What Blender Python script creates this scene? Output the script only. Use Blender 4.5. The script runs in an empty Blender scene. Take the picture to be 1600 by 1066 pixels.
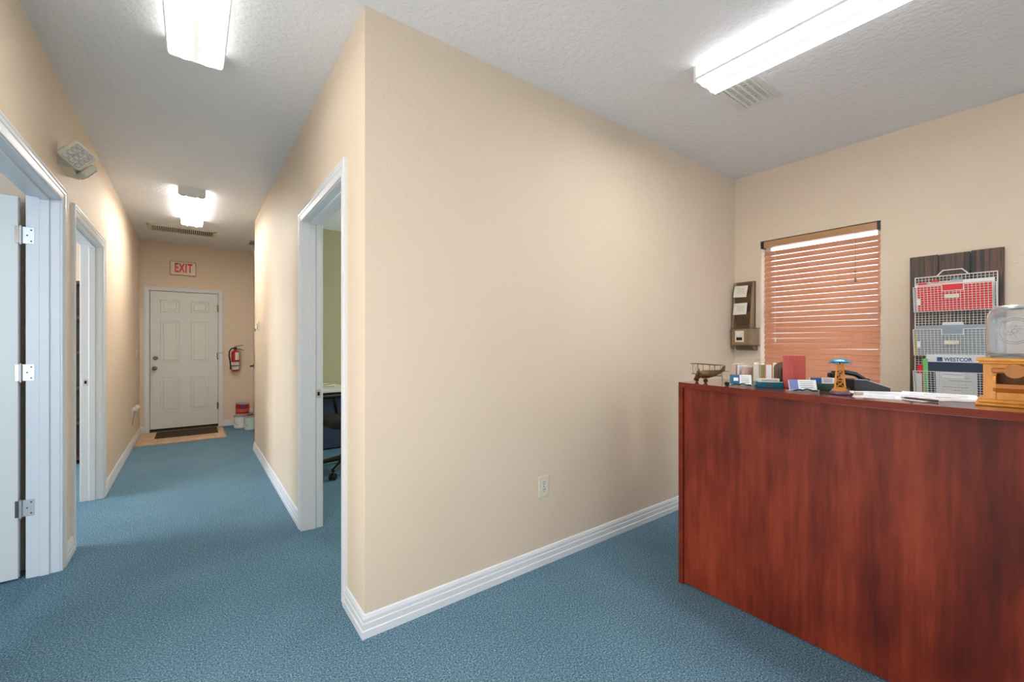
import bpy, bmesh, math, random
from mathutils import Vector, Matrix
random.seed(7)
PI = math.pi
S = bpy.context.scene
C = S.collection
R = math.radians

# ------------------------------------------------------------ camera, world, lights, exposure
cam_d = bpy.data.cameras.new('camera'); cam = bpy.data.objects.new('camera', cam_d); C.objects.link(cam)
cam.location = (0, 0, 1.272); cam.rotation_euler = (R(90), 0, -R(36.87))
cam_d.sensor_width = 36; cam_d.lens = 15.0; cam_d.shift_y = 0.0025; cam_d.clip_start = 0.03
S.camera = cam
S.view_settings.view_transform = 'Standard'; S.view_settings.look = 'None'
S.view_settings.gamma = 1; S.view_settings.use_curve_mapping = False
S.view_settings.exposure = 0.58
w = bpy.data.worlds.new('daylight'); S.world = w; w.use_nodes = True
bg = w.node_tree.nodes['Background']; bg.inputs[0].default_value = (0.86, 0.93, 1.0, 1); bg.inputs[1].default_value = 2.2

LAMP = 118.0; HALL_LAMP = 26.0; FAR_LAMP = 175.0          # brightness of the fluorescent lenses
def area(name, loc, rot, sx, sy, power, col):
    l = bpy.data.lights.new(name, 'AREA'); l.shape = 'RECTANGLE'; l.size = sx; l.size_y = sy
    l.energy = power; l.color = col
    o = bpy.data.objects.new(name, l); C.objects.link(o); o.location = loc; o.rotation_euler = rot
    return o
# unseen area lights: stand-ins for office daylight, plus added front and hall fill
area('added_front_fill', (2.3, -3.62, 1.45), (R(90), 0, 0), 2.8, 1.9, 25, (.66, .86, 1.0))  # soft cool fill added before the solid front wall, no window there
area('added_hall_fill', (-.57, .85, 1.15), (0, R(-90), 0), 2.0, 1.7, 25, (1.0, .99, .96))  # added off-frame on the solid left wall to brighten the near hall
area('daylight_left_office', (-2.3, -1.2, 1.5), (R(90), 0, 0), 1.8, 1.5, 72, (.76, .87, 1.0))  # stands in for office daylight, placed to aim its beam at the jamb
area('daylight_second_office', (-3.85, 5.0, 1.5), (0, R(-90), 0), 1.4, 1.6, 95, (.85, .93, 1.0))
area('daylight_right_office', (3.85, 4.0, 1.5), (0, R(90), 0), 1.2, 1.2, 40, (.85, .95, .9))

# ------------------------------------------------------------ materials
def lin(c):
    return tuple(((x/255)/12.92 if x/255 <= .04045 else ((x/255+.055)/1.055)**2.4) for x in c) + (1,)
def P(name, col, rough=.5, metal=0, spec=.5, **kw):
    m = bpy.data.materials.new(name); m.use_nodes = True
    b = m.node_tree.nodes['Principled BSDF']
    b.inputs['Base Color'].default_value = lin(col); b.inputs['Roughness'].default_value = rough
    b.inputs['Metallic'].default_value = metal; b.inputs['Specular IOR Level'].default_value = spec
    for k, v in kw.items():
        b.inputs[k.replace('_', ' ')].default_value = v
    return m
def N(m, t, **kw):
    n = m.node_tree.nodes.new(t)
    for k, v in kw.items():
        if hasattr(n, k): setattr(n, k, v)
        else: n.inputs[k.replace('_', ' ')].default_value = v
    return n
def L(m, a, b): m.node_tree.links.new(a, b)
def coords(m, scale=(1, 1, 1)):
    tc = N(m, 'ShaderNodeTexCoord'); mp = N(m, 'ShaderNodeMapping'); mp.inputs['Scale'].default_value = scale
    L(m, tc.outputs['Object'], mp.inputs['Vector']); return mp.outputs['Vector']
def noise(m, vec, scale, detail=3, rough=.5):
    n = N(m, 'ShaderNodeTexNoise'); n.inputs['Scale'].default_value = scale
    n.inputs['Detail'].default_value = detail; n.inputs['Roughness'].default_value = rough
    L(m, vec, n.inputs['Vector']); return n.outputs['Fac']
def ramp(m, fac, stops):
    r = N(m, 'ShaderNodeValToRGB'); cr = r.color_ramp
    while len(cr.elements) < len(stops): cr.elements.new(.5)
    for e, (p, c) in zip(cr.elements, stops):
        e.position = p; e.color = lin(c) if len(c) == 3 else c
    L(m, fac, r.inputs['Fac']); return r.outputs['Color']
def bsdf(m): return m.node_tree.nodes['Principled BSDF']
def bump(m, h, strength, dist):
    b = N(m, 'ShaderNodeBump'); b.inputs['Strength'].default_value = strength; b.inputs['Distance'].default_value = dist
    L(m, h, b.inputs['Height']); L(m, b.outputs['Normal'], bsdf(m).inputs['Normal'])

def paint(name, col, col2, sc=45, st=.35):
    m = P(name, col, .6, spec=.25); v = coords(m)
    L(m, ramp(m, noise(m, v, 1.3, 3), [(.35, col), (.7, col2)]), bsdf(m).inputs['Base Color'])
    h = ramp(m, noise(m, v, sc, 4, .6), [(.38, (0, 0, 0, 1)), (.62, (1, 1, 1, 1))])
    bump(m, h, st, .004); return m
M = {}
M['wall'] = paint('cream_wall_paint', (227, 210, 189), (224, 206, 184), 55, .25)
M['office_wall'] = paint('olive_wall_paint', (176, 172, 140), (170, 166, 134))
M['ceiling'] = paint('textured_ceiling_paint', (230, 232, 236), (227, 229, 233), 36, .5)
M['trim'] = P('white_trim_paint', (226, 229, 233), .35, spec=.4)
M['door_paint'] = P('pale_door_paint', (222, 226, 224), .4)
M['jamb'] = P('jamb_paint', (224, 229, 234), .38)

m = P('blue_carpet', (80, 120, 140), .95, spec=.05); v = coords(m)
fine = noise(m, v, 150, 3, .8); col = ramp(m, fine, [(.33, (38, 68, 90)), (.44, (84, 120, 141)), (.55, (116, 150, 170)), (.66, (182, 208, 222))])
big = ramp(m, noise(m, v, 1.6, 4, .6), [(.3, (232, 236, 238)), (.7, (255, 255, 255))])
mx = N(m, 'ShaderNodeMixRGB', blend_type='MULTIPLY'); mx.inputs[0].default_value = 1
L(m, col, mx.inputs[1]); L(m, big, mx.inputs[2]); L(m, mx.outputs[0], bsdf(m).inputs['Base Color'])
bump(m, fine, .7, .006); M['carpet'] = m

def wood(name, stops, axis='z', rough=.3, sc=1.0, spec=.5, bands=10, st=.9):
    m = P(name, (120, 60, 40), rough, spec=spec)
    s = {'z': (9, 9, st), 'y': (9, st, 9), 'x': (st, 9, 9)}[axis]
    v = coords(m, tuple(a*sc for a in s))
    n1 = noise(m, v, 1.2, 5, .62)
    v2 = coords(m, tuple(a*sc*bands for a in s)); n2 = noise(m, v2, 1.0, 4, .6)
    v3 = coords(m, (2.6*sc, 2.6*sc, 1.6*sc*st/.9)); n3 = noise(m, v3, 1.6, 3, .6)
    a = N(m, 'ShaderNodeMath', operation='MULTIPLY_ADD'); L(m, n1, a.inputs[0]); a.inputs[1].default_value = .5
    b = N(m, 'ShaderNodeMath', operation='MULTIPLY_ADD'); L(m, n2, b.inputs[0]); b.inputs[1].default_value = .2; b.inputs[2].default_value = 0
    c = N(m, 'ShaderNodeMath', operation='MULTIPLY_ADD'); L(m, n3, c.inputs[0]); c.inputs[1].default_value = .3; L(m, b.outputs[0], c.inputs[2])
    L(m, c.outputs[0], a.inputs[2])
    L(m, ramp(m, a.outputs[0], stops), bsdf(m).inputs['Base Color']); return m
M['cherry'] = wood('cherry_laminate', [(.35, (72, 24, 16)), (.46, (110, 38, 23)), (.53, (132, 49, 29)), (.64, (158, 66, 40))], 'z', .48, .8, .25, 6)
M['cherry_top'] = wood('cherry_laminate_top', [(.34, (96, 36, 28)), (.5, (128, 50, 38)), (.68, (152, 66, 50))], 'y', .14)
bsdf(M['cherry_top']).inputs['Coat Weight'].default_value = .8; bsdf(M['cherry_top']).inputs['Coat Roughness'].default_value = .12; bsdf(M['cherry_top']).inputs['Coat IOR'].default_value = 1.7
M['cherry_edge'] = wood('cherry_edge_band', [(.34, (92, 30, 20)), (.5, (120, 44, 28)), (.68, (142, 58, 38))], 'y', .5, 1, .2)
M['cherry_small'] = wood('cherry_book_rack', [(.3, (160, 64, 60)), (.5, (186, 84, 78)), (.68, (202, 100, 90))], 'z', .25, 2)
M['pine'] = wood('honey_pine', [(.3, (204, 132, 40)), (.5, (222, 152, 56)), (.7, (234, 174, 84))], 'z', .32, 3)
M['pine_dark'] = wood('honey_pine_turned', [(.3, (170, 102, 36)), (.5, (192, 120, 48)), (.7, (206, 140, 66))], 'y', .4, 4)
M['plank'] = wood('dark_stained_plank', [(.38, (22, 20, 23)), (.45, (40, 34, 34)), (.49, (104, 70, 46)), (.53, (34, 36, 42)), (.58, (92, 66, 48)), (.63, (42, 44, 50)), (.72, (112, 78, 52))], 'z', .45, 1.9, st=.16)
M['brownwood'] = wood('mail_rack_wood', [(.3, (122, 98, 72)), (.5, (146, 120, 90)), (.7, (164, 138, 106))], 'z', .5, 2)
M['brownwood_dark'] = wood('mail_rack_wood_dark', [(.3, (84, 62, 42)), (.5, (104, 80, 56)), (.7, (122, 96, 70))], 'x', .5, 2)
M['slat'] = wood('blind_slat_wood', [(.3, (196, 138, 108)), (.5, (208, 152, 122)), (.7, (216, 164, 134))], 'y', .3, 1)
M['valance'] = wood('blind_headrail_wood', [(.3, (176, 132, 90)), (.7, (198, 152, 108))], 'y', .4, 1)
M['steel'] = P('satin_steel', (206, 208, 210), .38, .65)
M['nickel'] = P('worn_nickel', (150, 140, 128), .25, 1)
M['brass'] = P('antique_brass', (128, 106, 74), .3, 1)
M['darkmetal'] = P('dark_bronze', (44, 36, 30), .4, .6)
M['black'] = P('black_plastic', (22, 24, 27), .3)
M['register'] = P('register_paint', (214, 213, 211), .45)
M['keys'] = P('dark_keys', (70, 74, 80), .4)
M['blackfab'] = P('black_fabric', (24, 28, 32), .8)
M['white'] = P('white_plastic', (232, 232, 226), .4)
M['ivory'] = P('ivory_plastic', (222, 218, 200), .4)
M['paper'] = P('white_paper', (236, 238, 242), .7)
M['paper_cream'] = P('cream_paper', (226, 220, 204), .7)
M['ink'] = P('grey_print', (120, 126, 138), .7)
M['wire'] = P('white_wire', (236, 232, 224), .35)
M['red'] = P('red_folder', (228, 50, 64), .5)
M['redx'] = P('fire_red_enamel', (176, 22, 26), .3)
M['grey'] = P('grey_folder', (158, 172, 184), .6)
M['navy'] = P('navy_folder', (50, 64, 88), .55)
M['green'] = P('green_folder', (128, 206, 124), .6)
M['blue'] = P('blue_card', (38, 88, 158), .5)
M['teal'] = P('teal_card', (30, 100, 138), .5)
M['yellow'] = P('yellow_folder', (214, 200, 92), .6)
M['pink'] = P('pink_paper', (214, 186, 176), .7)
M['olive'] = P('olive_book', (148, 146, 88), .6)
M['gap'] = P('shadow_cavity', (26, 26, 26), .9)
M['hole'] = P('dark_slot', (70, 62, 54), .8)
M['orange'] = P('yellow_derrick_paint', (214, 146, 44), .4)
M['purple'] = P('purple_stone', (120, 86, 110), .35)
M['bluetin'] = P('blue_glazed_metal', (96, 150, 176), .3, .3)
M['glassgreen'] = P('green_glass', (40, 84, 66), .08, Transmission_Weight=.35)
M['glassteal'] = P('teal_resin', (24, 92, 112), .15)
M['mat'] = P('brown_rubber_mat', (70, 56, 42), .95)
m = M['mat']; bump(m, noise(m, coords(m), 260, 2), .8, .003)
m = P('tan_tile', (196, 160, 122), .4); M['tile'] = m
L(m, ramp(m, noise(m, coords(m), 7, 5, .6), [(.3, (180, 138, 100)), (.5, (200, 162, 122)), (.7, (212, 186, 146))]), bsdf(m).inputs['Base Color'])
M['grout'] = P('tile_grout', (178, 160, 134), .9)
M['exit_red'] = P('exit_letter_red', (214, 28, 36), .5)
M['exit_face'] = P('exit_sign_face', (232, 220, 200), .5)
M['exit_frame'] = P('exit_sign_frame', (170, 152, 118), .4)
m = P('water_clear_glass', (255, 255, 255), .09, Transmission_Weight=.93, IOR=1.38); M['glass'] = m
bsdf(m).inputs['Base Color'].default_value = (.93, .96, 1, 1)
m = P('window_glass', (255, 255, 255), .0, Transmission_Weight=1.0, IOR=1.02); M['pane'] = m
M['lampbody'] = P('lamp_housing_white', (214, 214, 214), .4)
M['lampend'] = P('lamp_end_cap', (226, 226, 226), .3)
M['outglass'] = P('emergency_lens', (200, 196, 196), .15, .35)

def lens_mat(name, cx, half, strength, tn=(1.0, .985, .965), side=3.0, gm=1.0):
    """fluorescent wrap lens: two tubes glow through it, so it is brightest along two lines"""
    m = P(name, (230, 232, 234), .3)
    tc = N(m, 'ShaderNodeTexCoord'); sp = N(m, 'ShaderNodeSeparateXYZ'); L(m, tc.outputs['Object'], sp.inputs[0])
    a = N(m, 'ShaderNodeMath', operation='DIVIDE'); L(m, sp.outputs['X'], a.inputs[0]); a.inputs[1].default_value = half
    ab = N(m, 'ShaderNodeMath', operation='ABSOLUTE'); L(m, a.outputs[0], ab.inputs[0])
    k = strength
    g = lambda v_: (gm*v_/k,)*3+(1,)
    r = ramp(m, ab.outputs[0], [(0, g(.38)), (.20, g(.46)), (.34, g(.60)), (.37, (1, 1, 1, 1)), (.47, (1, 1, 1, 1)), (.50, g(.6)), (.80, g(.5)), (.94, g(side))])
    e = bsdf(m); e.inputs['Emission Color'].default_value = (1, 1, 1, 1)
    tint = N(m, 'ShaderNodeMixRGB', blend_type='MULTIPLY'); tint.inputs[0].default_value = 1; tint.inputs[2].default_value = (*tn, 1)
    L(m, r, tint.inputs[1]); L(m, tint.outputs[0], e.inputs['Emission Color']); e.inputs['Emission Strength'].default_value = k
    return m

# ------------------------------------------------------------ mesh helpers
def bb(): return bmesh.new()
def box(bm, x0, x1, y0, y1, z0, z1, bev=0, mat=None, seg=1):
    g = bmesh.ops.create_cube(bm, size=1)['verts']
    for v in g:
        v.co = Vector(((x0+x1)/2+v.co.x*(x1-x0), (y0+y1)/2+v.co.y*(y1-y0), (z0+z1)/2+v.co.z*(z1-z0)))
    if bev:
        es = list({e for v in g for e in v.link_edges})
        r = bmesh.ops.bevel(bm, geom=es, offset=bev, segments=seg, affect='EDGES', profile=.5)
        g = list({v for f in r['faces'] for v in f.verts} | {v for v in g if v.is_valid})
    if mat is not None:
        for v in g: v.co = mat @ v.co
    return g
def cyl(bm, p0, p1, r0, r1=None, seg=16, caps=True):
    p0, p1 = Vector(p0), Vector(p1); r1 = r0 if r1 is None else r1
    d = p1-p0; q = d.to_track_quat('Z', 'Y').to_matrix().to_4x4()
    mt = Matrix.Translation((p0+p1)/2) @ q
    return bmesh.ops.create_cone(bm, cap_ends=caps, segments=seg, radius1=r0, radius2=r1, depth=d.length, matrix=mt)['verts']
def tube(bm, pts, r, seg=8):
    for a, b in zip(pts, pts[1:]): cyl(bm, a, b, r, seg=seg)
    for p in pts[1:-1]: ball(bm, p, r, 6)
def ball(bm, p, r, seg=12, sc=(1, 1, 1)):
    return bmesh.ops.create_uvsphere(bm, u_segments=seg, v_segments=max(4, seg//2), radius=r, matrix=Matrix.Translation(p) @ Matrix.Diagonal((*sc, 1)))['verts']
def lathe(bm, prof, seg=24, mat=Matrix()):
    rings = []
    for r, z in prof:
        rings.append([bm.verts.new(mat @ Vector((r*math.cos(2*PI*k/seg), r*math.sin(2*PI*k/seg), z))) for k in range(seg)])
    for a, b in zip(rings, rings[1:]):
        for k in range(seg): bm.faces.new((a[k], a[(k+1) % seg], b[(k+1) % seg], b[k]))
    bm.faces.new(list(reversed(rings[0]))); bm.faces.new(rings[-1])
def poly(bm, pts, ext):
    """flat polygon pts extruded by vector ext"""
    a = [bm.verts.new(Vector(p)) for p in pts]; b = [bm.verts.new(Vector(p)+Vector(ext)) for p in pts]
    bm.faces.new(a); bm.faces.new(list(reversed(b)))
    n = len(a)
    for k in range(n): bm.faces.new((a[k], b[k], b[(k+1) % n], a[(k+1) % n]))
def obj(name, bm, mat, parent=None, smooth=False, loc=None, label=None, stuff=False):
    bmesh.ops.recalc_face_normals(bm, faces=bm.faces[:])
    if parent is not None and loc is None and parent.get('_w'):
        o = Vector(parent['_w'])
        for v in bm.verts: v.co -= o
    me = bpy.data.meshes.new(name); bm.to_mesh(me); bm.free()
    if smooth:
        for p in me.polygons: p.use_smooth = True
        try: me.set_sharp_from_angle(angle=R(38))
        except Exception: pass
    me.materials.append(M[mat] if isinstance(mat, str) else mat)
    o = bpy.data.objects.new(name, me); C.objects.link(o)
    if parent is not None: o.parent = parent
    if loc is not None: o.location = loc
    if label: o['label'] = label
    if stuff: o['kind'] = 'stuff'
    return o
def sub(name, bm, mat, part, root, **kw):
    """a sub-part: child of part, mesh written in the root's coordinates"""
    if root is not None and root.get('_w'):
        o = Vector(root['_w'])
        for v in bm.verts: v.co -= o
    return obj(name, bm, mat, part, loc=(0, 0, 0), **kw)
def thing(name, label, cat, loc=(0, 0, 0), rotz=0, group=None, world=True, kind=None):
    """Empty at the thing's base.  world=True: its parts are written in world coordinates"""
    o = bpy.data.objects.new(name, None); C.objects.link(o); o.location = loc; o.rotation_euler = (0, 0, rotz)
    o.empty_display_size = .05
    if label: o['label'] = label
    if cat: o['category'] = cat
    if group: o['group'] = group
    if kind: o['kind'] = kind
    if world: o['_w'] = list(loc)
    return o
def struct(name, bm, mat, parent=None, **kw):
    o = obj(name, bm, mat, parent, **kw)
    if parent is None: o['kind'] = 'structure'
    return o
def text_bm(s, size, depth, mt, sx=1.0, bold=0, width=None, sp=1.0):
    cu = bpy.data.curves.new('t', 'FONT'); cu.body = s; cu.size = size; cu.extrude = depth; cu.offset = bold; cu.space_character = sp
    cu.align_x = 'CENTER'; cu.align_y = 'CENTER'
    o = bpy.data.objects.new('t', cu); C.objects.link(o); bpy.context.view_layer.update()
    me = bpy.data.meshes.new_from_object(o.evaluated_get(bpy.context.evaluated_depsgraph_get()))
    bpy.data.objects.remove(o); bm = bb(); bm.from_mesh(me); bpy.data.meshes.remove(me)
    if width: sx = width/(max(v.co.x for v in bm.verts)-min(v.co.x for v in bm.verts))
    for v in bm.verts: v.co = mt @ Vector((v.co.x*sx, v.co.y, v.co.z))
    return bm
# text frames: facing -Y (far wall) and facing -X (window wall)
def face_ny(x, y, z): return Matrix(((1, 0, 0, x), (0, 0, -1, y), (0, 1, 0, z), (0, 0, 0, 1)))
def face_nx(x, y, z): return Matrix(((0, 0, -1, x), (-1, 0, 0, y), (0, 1, 0, z), (0, 0, 0, 1)))

# ------------------------------------------------------------ the room
H = 2.74
XL, XR, YP, YF, XW, YB = -.59, .60, 1.863, 7.94, 3.894, -3.7
D1 = (2.44, 3.42, 2.072); D2 = (3.775, 4.815, 2.06); D3 = (2.20, 3.165, 2.098)      # jamb faces y0,y1 and head z
WIN = (.849, 1.647, .90, 2.145)
bm = bb(); box(bm, -4.1, 4.3, YB-.2, 8.2, -.1, 0); struct('floor', bm, 'carpet')
bm = bb(); box(bm, -4.1, 4.3, YB-.2, 8.2, H, H+.1); struct('ceiling', bm, 'ceiling')
def wall_x(name, x0, x1, y0, y1, holes, mat='wall'):
    bm = bb(); y = y0; t = .018
    for a, b, h in sorted(holes):
        box(bm, x0, x1, y, a-t, 0, H); box(bm, x0, x1, a-t, b+t, h+t, H); y = b+t
    box(bm, x0, x1, y, y1, 0, H)
    bmesh.ops.remove_doubles(bm, verts=bm.verts[:], dist=1e-5)
    return struct(name, bm, mat)
wall_x('wall_left', XL-.12, XL, YB, YF, [D1, D2])
wall_x('wall_hall_right', XR, XR+.12, YP+.12, 5.93, [D3])
bm = bb(); box(bm, XR, XW+.16, YP, YP+.12, 0, H); struct('wall_partition', bm, 'wall')
bm = bb()                                                               # exit wall with its door hole
box(bm, XL-.12, -.485, YF, YF+.15, 0, H); box(bm, .325, 1.0, YF, YF+.15, 0, H); box(bm, -.485, .325, YF, YF+.15, 2.035, H)
struct('wall_exit', bm, 'wall')
bm = bb(); box(bm, .785, .9, 5.93, YF, 0, H); struct('wall_alcove', bm, 'wall')
bm = bb()
box(bm, XW, XW+.16, YB, WIN[0], 0, H); box(bm, XW, XW+.16, WIN[1], YP, 0, H)
box(bm, XW, XW+.16, WIN[0], WIN[1], 0, WIN[2]); box(bm, XW, XW+.16, WIN[0], WIN[1], WIN[3], H)
struct('wall_window', bm, 'wall')
bm = bb(); box(bm, -4.0, 4.1, YB-.1, YB, 0, H); struct('wall_front', bm, 'wall')
bm = bb(); box(bm, XR+.12, XW+.16, 5.81, 5.93, 0, H); struct('wall_office_far', bm, 'office_wall')
bm = bb(); box(bm, XW, XW+.16, YP+.12, 5.81, 0, H); struct('wall_office_side', bm, 'office_wall')
bm = bb(); box(bm, -4.0, XL-.12, 3.56, 3.66, 0, H); struct('wall_between_rooms', bm, 'wall')
bm = bb(); box(bm, -4.0, -3.9, YB, 8.0, 0, H); struct('wall_outer_left', bm, 'wall')
bm = bb(); box(bm, -3.9, XL-.12, 7.4, 7.5, 0, H); struct('wall_second_room', bm, 'wall')

BP = [(0, 0), (.017, 0), (.017, .032), (.0135, .036), (.0135, .062), (.0105, .066), (.0105, .081), (.006, .094), (0, .098)]
def baseboard(name, a, b, n, m0=0, m1=0):
    """profile swept from a to b on the floor, n = unit normal into the room; m = +1 outer mitre, -1 inner mitre"""
    a, b, n = Vector((*a, 0)), Vector((*b, 0)), Vector((*n, 0)); t = (b-a).normalized(); bm = bb()
    A = [bm.verts.new(a+n*d-t*(m0*d)+Vector((0, 0, z))) for d, z in BP]; B = [bm.verts.new(b+n*d+t*(m1*d)+Vector((0, 0, z))) for d, z in BP]
    k = len(BP); bm.faces.new(A); bm.faces.new(list(reversed(B)))
    for i in range(k): bm.faces.new((A[i], B[i], B[(i+1) % k], A[(i+1) % k]))
    return struct(name, bm, 'trim')
baseboard('baseboard_partition', (XR, YP), (XW, YP), (0, -1), 1, -1)
baseboard('baseboard_corner', (XR, D3[0]-.072), (XR, YP), (-1, 0), 0, 1)
baseboard('baseboard_hall_right', (XR, 5.93), (XR, D3[1]+.072), (-1, 0), 1, 0)
baseboard('baseboard_alcove', (XR, 5.93), (.785, 5.93), (0, 1), 1, -1)
baseboard('baseboard_alcove_side', (.785, 5.93), (.785, 6.72), (-1, 0), -1, 0)
baseboard('baseboard_left_middle', (XL, D1[1]+.075), (XL, D2[0]-.072), (1, 0), 0, 0)
baseboard('baseboard_left_far', (XL, D2[1]+.072), (XL, YF), (1, 0), 0, -1)
baseboard('baseboard_left_near', (XL, YB), (XL, D1[0]-.072), (1, 0), 0, 0)
baseboard('baseboard_exit', (.388, YF), (.785, YF), (0, -1), 0, -1)
baseboard('baseboard_exit_left', (XL, YF), (-.545, YF), (0, -1), -1, 0)
baseboard('baseboard_window', (XW, YB), (XW, YP), (-1, 0), 0, -1)
baseboard('baseboard_office', (XR+.12, 5.81), (XW, 5.81), (0, -1), 0, 0)

CP = [(0, 0), (0, .009), (.010, .012), (.014, .009), (.034, .0125), (.038, .016), (.050, .017), (.054, .014), (.060, .0185), (.068, .0175), (.07, .013), (.07, 0)]
def casing(bm, x, s, y0, y1, zt, z0=0):
    """door casing on plane X=x, proud towards s (+1/-1 in X)"""
    rows = []
    for wd, d in CP:
        xx = x+s*d
        rows.append([bm.verts.new((xx, y0-wd, z0)), bm.verts.new((xx, y0-wd, zt+wd)), bm.verts.new((xx, y1+wd, zt+wd)), bm.verts.new((xx, y1+wd, z0))])
    for a, b in zip(rows, rows[1:]+rows[:1]):
        for i in range(3): bm.faces.new((a[i], a[i+1], b[i+1], b[i]))
    bm.faces.new([r[0] for r in rows]); bm.faces.new([r[3] for r in reversed(rows)])
def door_frame(n, x_hall, x_room, y0, y1, zt, s, stop_at):
    """frame of an opening in a wall parallel to Y. s: direction (in X) towards the hall"""
    lo, hi = min(x_hall, x_room), max(x_hall, x_room)
    root = thing('door_%d' % n, None, None, ((lo+hi)/2, (y0+y1)/2, 0), kind='structure')
    bm = bb(); t = .0185
    box(bm, lo, hi, y0-t, y0, 0, zt); box(bm, lo, hi, y1, y1+t, 0, zt); box(bm, lo, hi, y0-t, y1+t, zt, zt+t)
    obj('door_jamb', bm, 'jamb', root)
    bm = bb(); k = .011
    box(bm, stop_at-.019, stop_at+.019, y0, y0+k, 0, zt-k, .002); box(bm, stop_at-.019, stop_at+.019, y1-k, y1, 0, zt-k, .002)
    box(bm, stop_at-.019, stop_at+.019, y0, y1, zt-k, zt, .002); obj('door_stop', bm, 'jamb', root)
    bm = bb(); casing(bm, x_hall, s, y0-.004, y1+.004, zt+.004); obj('door_casing', bm, 'trim', root)
    bm = bb(); casing(bm, x_room, -s, y0-.004, y1+.004, zt+.004); obj('door_casing', bm, 'trim', root)
    return root
d1 = door_frame(1, XL, XL-.12, *D1, 1, XL-.058)
d2 = door_frame(2, XL, XL-.12, *D2, 1, XL-.058)
d3 = door_frame(3, XR, XR+.12, *D3, -1, XR+.062)
def strike(root, x, y, z, w_=.030):
    bm = bb(); box(bm, x-w_/2, x+w_/2, y-.002, y, z-.029, z+.029, .0008); p = obj('strike_plate', bm, 'steel', root, label='steel strike plate')
    bm = bb(); box(bm, x-.007, x+.008, y-.003, y-.0018, z-.012, z+.012); sub('latch_hole', bm, 'gap', p, root)
strike(d2, XL-.097, D2[1], .96, .036); strike(d3, XR+.100, D3[1], .925, .032)

# open door leaf of the near left office, swung against the room side
LX1 = XL-.155; ly = D1[1]-.004
leaf = thing('door_4', None, None, (LX1, ly, 0), kind='structure')
leaf_len = .90
bm = bb(); box(bm, LX1-leaf_len, LX1, ly, ly+.035, .012, 2.062, .002); obj('door_leaf', bm, 'door_paint', leaf)
def leafpanel(bm, x0, x1, z0, z1, y, d=.006):
    box(bm, x0, x1, y-d*.2, y+.002, z0, z1, .001); box(bm, x0+.03, x1-.03, y-d, y+.002, z0+.03, z1-.03, .005)
for px0, px1 in ((.115, .40), (.50, .785)):
    for z0, z1 in ((.22, .86), (.98, 1.62), (1.74, 1.93)):
        bm = bb(); leafpanel(bm, LX1-px1, LX1-px0, z0, z1, ly); obj('door_panel', bm, 'door_paint', leaf)
bm = bb(); cyl(bm, (LX1-.84, ly-.055, .96), (LX1-.84, ly, .96), .012); ball(bm, (LX1-.84, ly-.06, .96), .028); obj('door_knob', bm, 'nickel', leaf, smooth=True)
for z in (1.857, 1.115, .383):
    bm = bb(); xh = XL-.142
    box(bm, xh, XL-.096, D1[1]-.0022, D1[1]-.0002, z-.045, z+.045, .0008)
    h = obj('hinge', bm, 'steel', leaf, label='steel butt hinge')
    bm = bb()
    for k in range(5): cyl(bm, (xh-.004, D1[1]-.008, z-.045+k*.018), (xh-.004, D1[1]-.008, z-.029+k*.018), .006, seg=12)
    cyl(bm, (xh-.004, D1[1]-.008, z-.052), (xh-.004, D1[1]-.008, z+.05), .004, seg=10)
    sub('hinge_pin', bm, 'steel', h, leaf, smooth=True)
    bm = bb(); box(bm, LX1-.012, LX1+.004, ly-.002, ly+.0005, z-.045, z+.045, .0008); sub('hinge_leaf', bm, 'nickel', h, leaf)
    bm = bb()
    for dx, dz in ((-.012, .03), (-.027, 0), (-.012, -.03)):
        cyl(bm, (XL-.096+dx, D1[1]-.0035, z+dz), (XL-.096+dx, D1[1]-.002, z+dz), .004, seg=8)
    sub('screw', bm, 'hole', h, leaf)

# ------------------------------------------------------------ exit door
door = thing('door_5', None, None, (-.08, YF, 0), kind='structure')
bm = bb(); box(bm, -.479, .320, YF+.012, YF+.056, .022, 2.028, .002); obj('door_leaf', bm, 'door_paint', door)
for x0, x1 in ((-.366, -.145), (-.015, .207)):
    for z0, z1 in ((1.728, 1.904), (.993, 1.607), (.277, .788)):
        bm = bb(); y = YF+.012
        for a, b_, c, d_ in ((x0, x1, z0, z0+.012), (x0, x1, z1-.012, z1), (x0, x0+.012, z0, z1), (x1-.012, x1, z0, z1)): box(bm, a, b_, y-.009, y+.001, c, d_, .003)
        box(bm, x0+.034, x1-.034, y-.010, y+.001, z0+.034, z1-.034, .007)
        obj('door_panel', bm, 'door_paint', door)
bm = bb()
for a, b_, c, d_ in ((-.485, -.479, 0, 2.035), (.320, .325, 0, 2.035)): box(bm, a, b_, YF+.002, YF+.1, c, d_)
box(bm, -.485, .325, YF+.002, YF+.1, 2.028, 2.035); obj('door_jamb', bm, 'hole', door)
bm = bb(); rows = []
for wd, d in CP:
    wd = wd*.86
    yy = YF-d
    rows.append([bm.verts.new((-.483-wd, yy, 0)), bm.verts.new((-.483-wd, yy, 2.032+wd)), bm.verts.new((.323+wd, yy, 2.032+wd)), bm.verts.new((.323+wd, yy, 0))])
for a, b_ in zip(rows, rows[1:]+rows[:1]):
    for i in range(3): bm.faces.new((a[i], a[i+1], b_[i+1], b_[i]))
bm.faces.new([r[0] for r in rows]); bm.faces.new([r[3] for r in reversed(rows)])
obj('door_casing', bm, 'trim', door)
bm = bb(); box(bm, -.479, .32, YF-.01, YF+.08, 0, .018, .003); obj('threshold', bm, 'darkmetal', door)
bm = bb(); box(bm, -.479, .32, YF+.004, YF+.011, .02, .045, .001); obj('door_sweep', bm, 'darkmetal', door)
mk = lambda x, y, z: Matrix.Translation((x, y, z)) @ Matrix.Rotation(R(90), 4, 'X')
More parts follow.
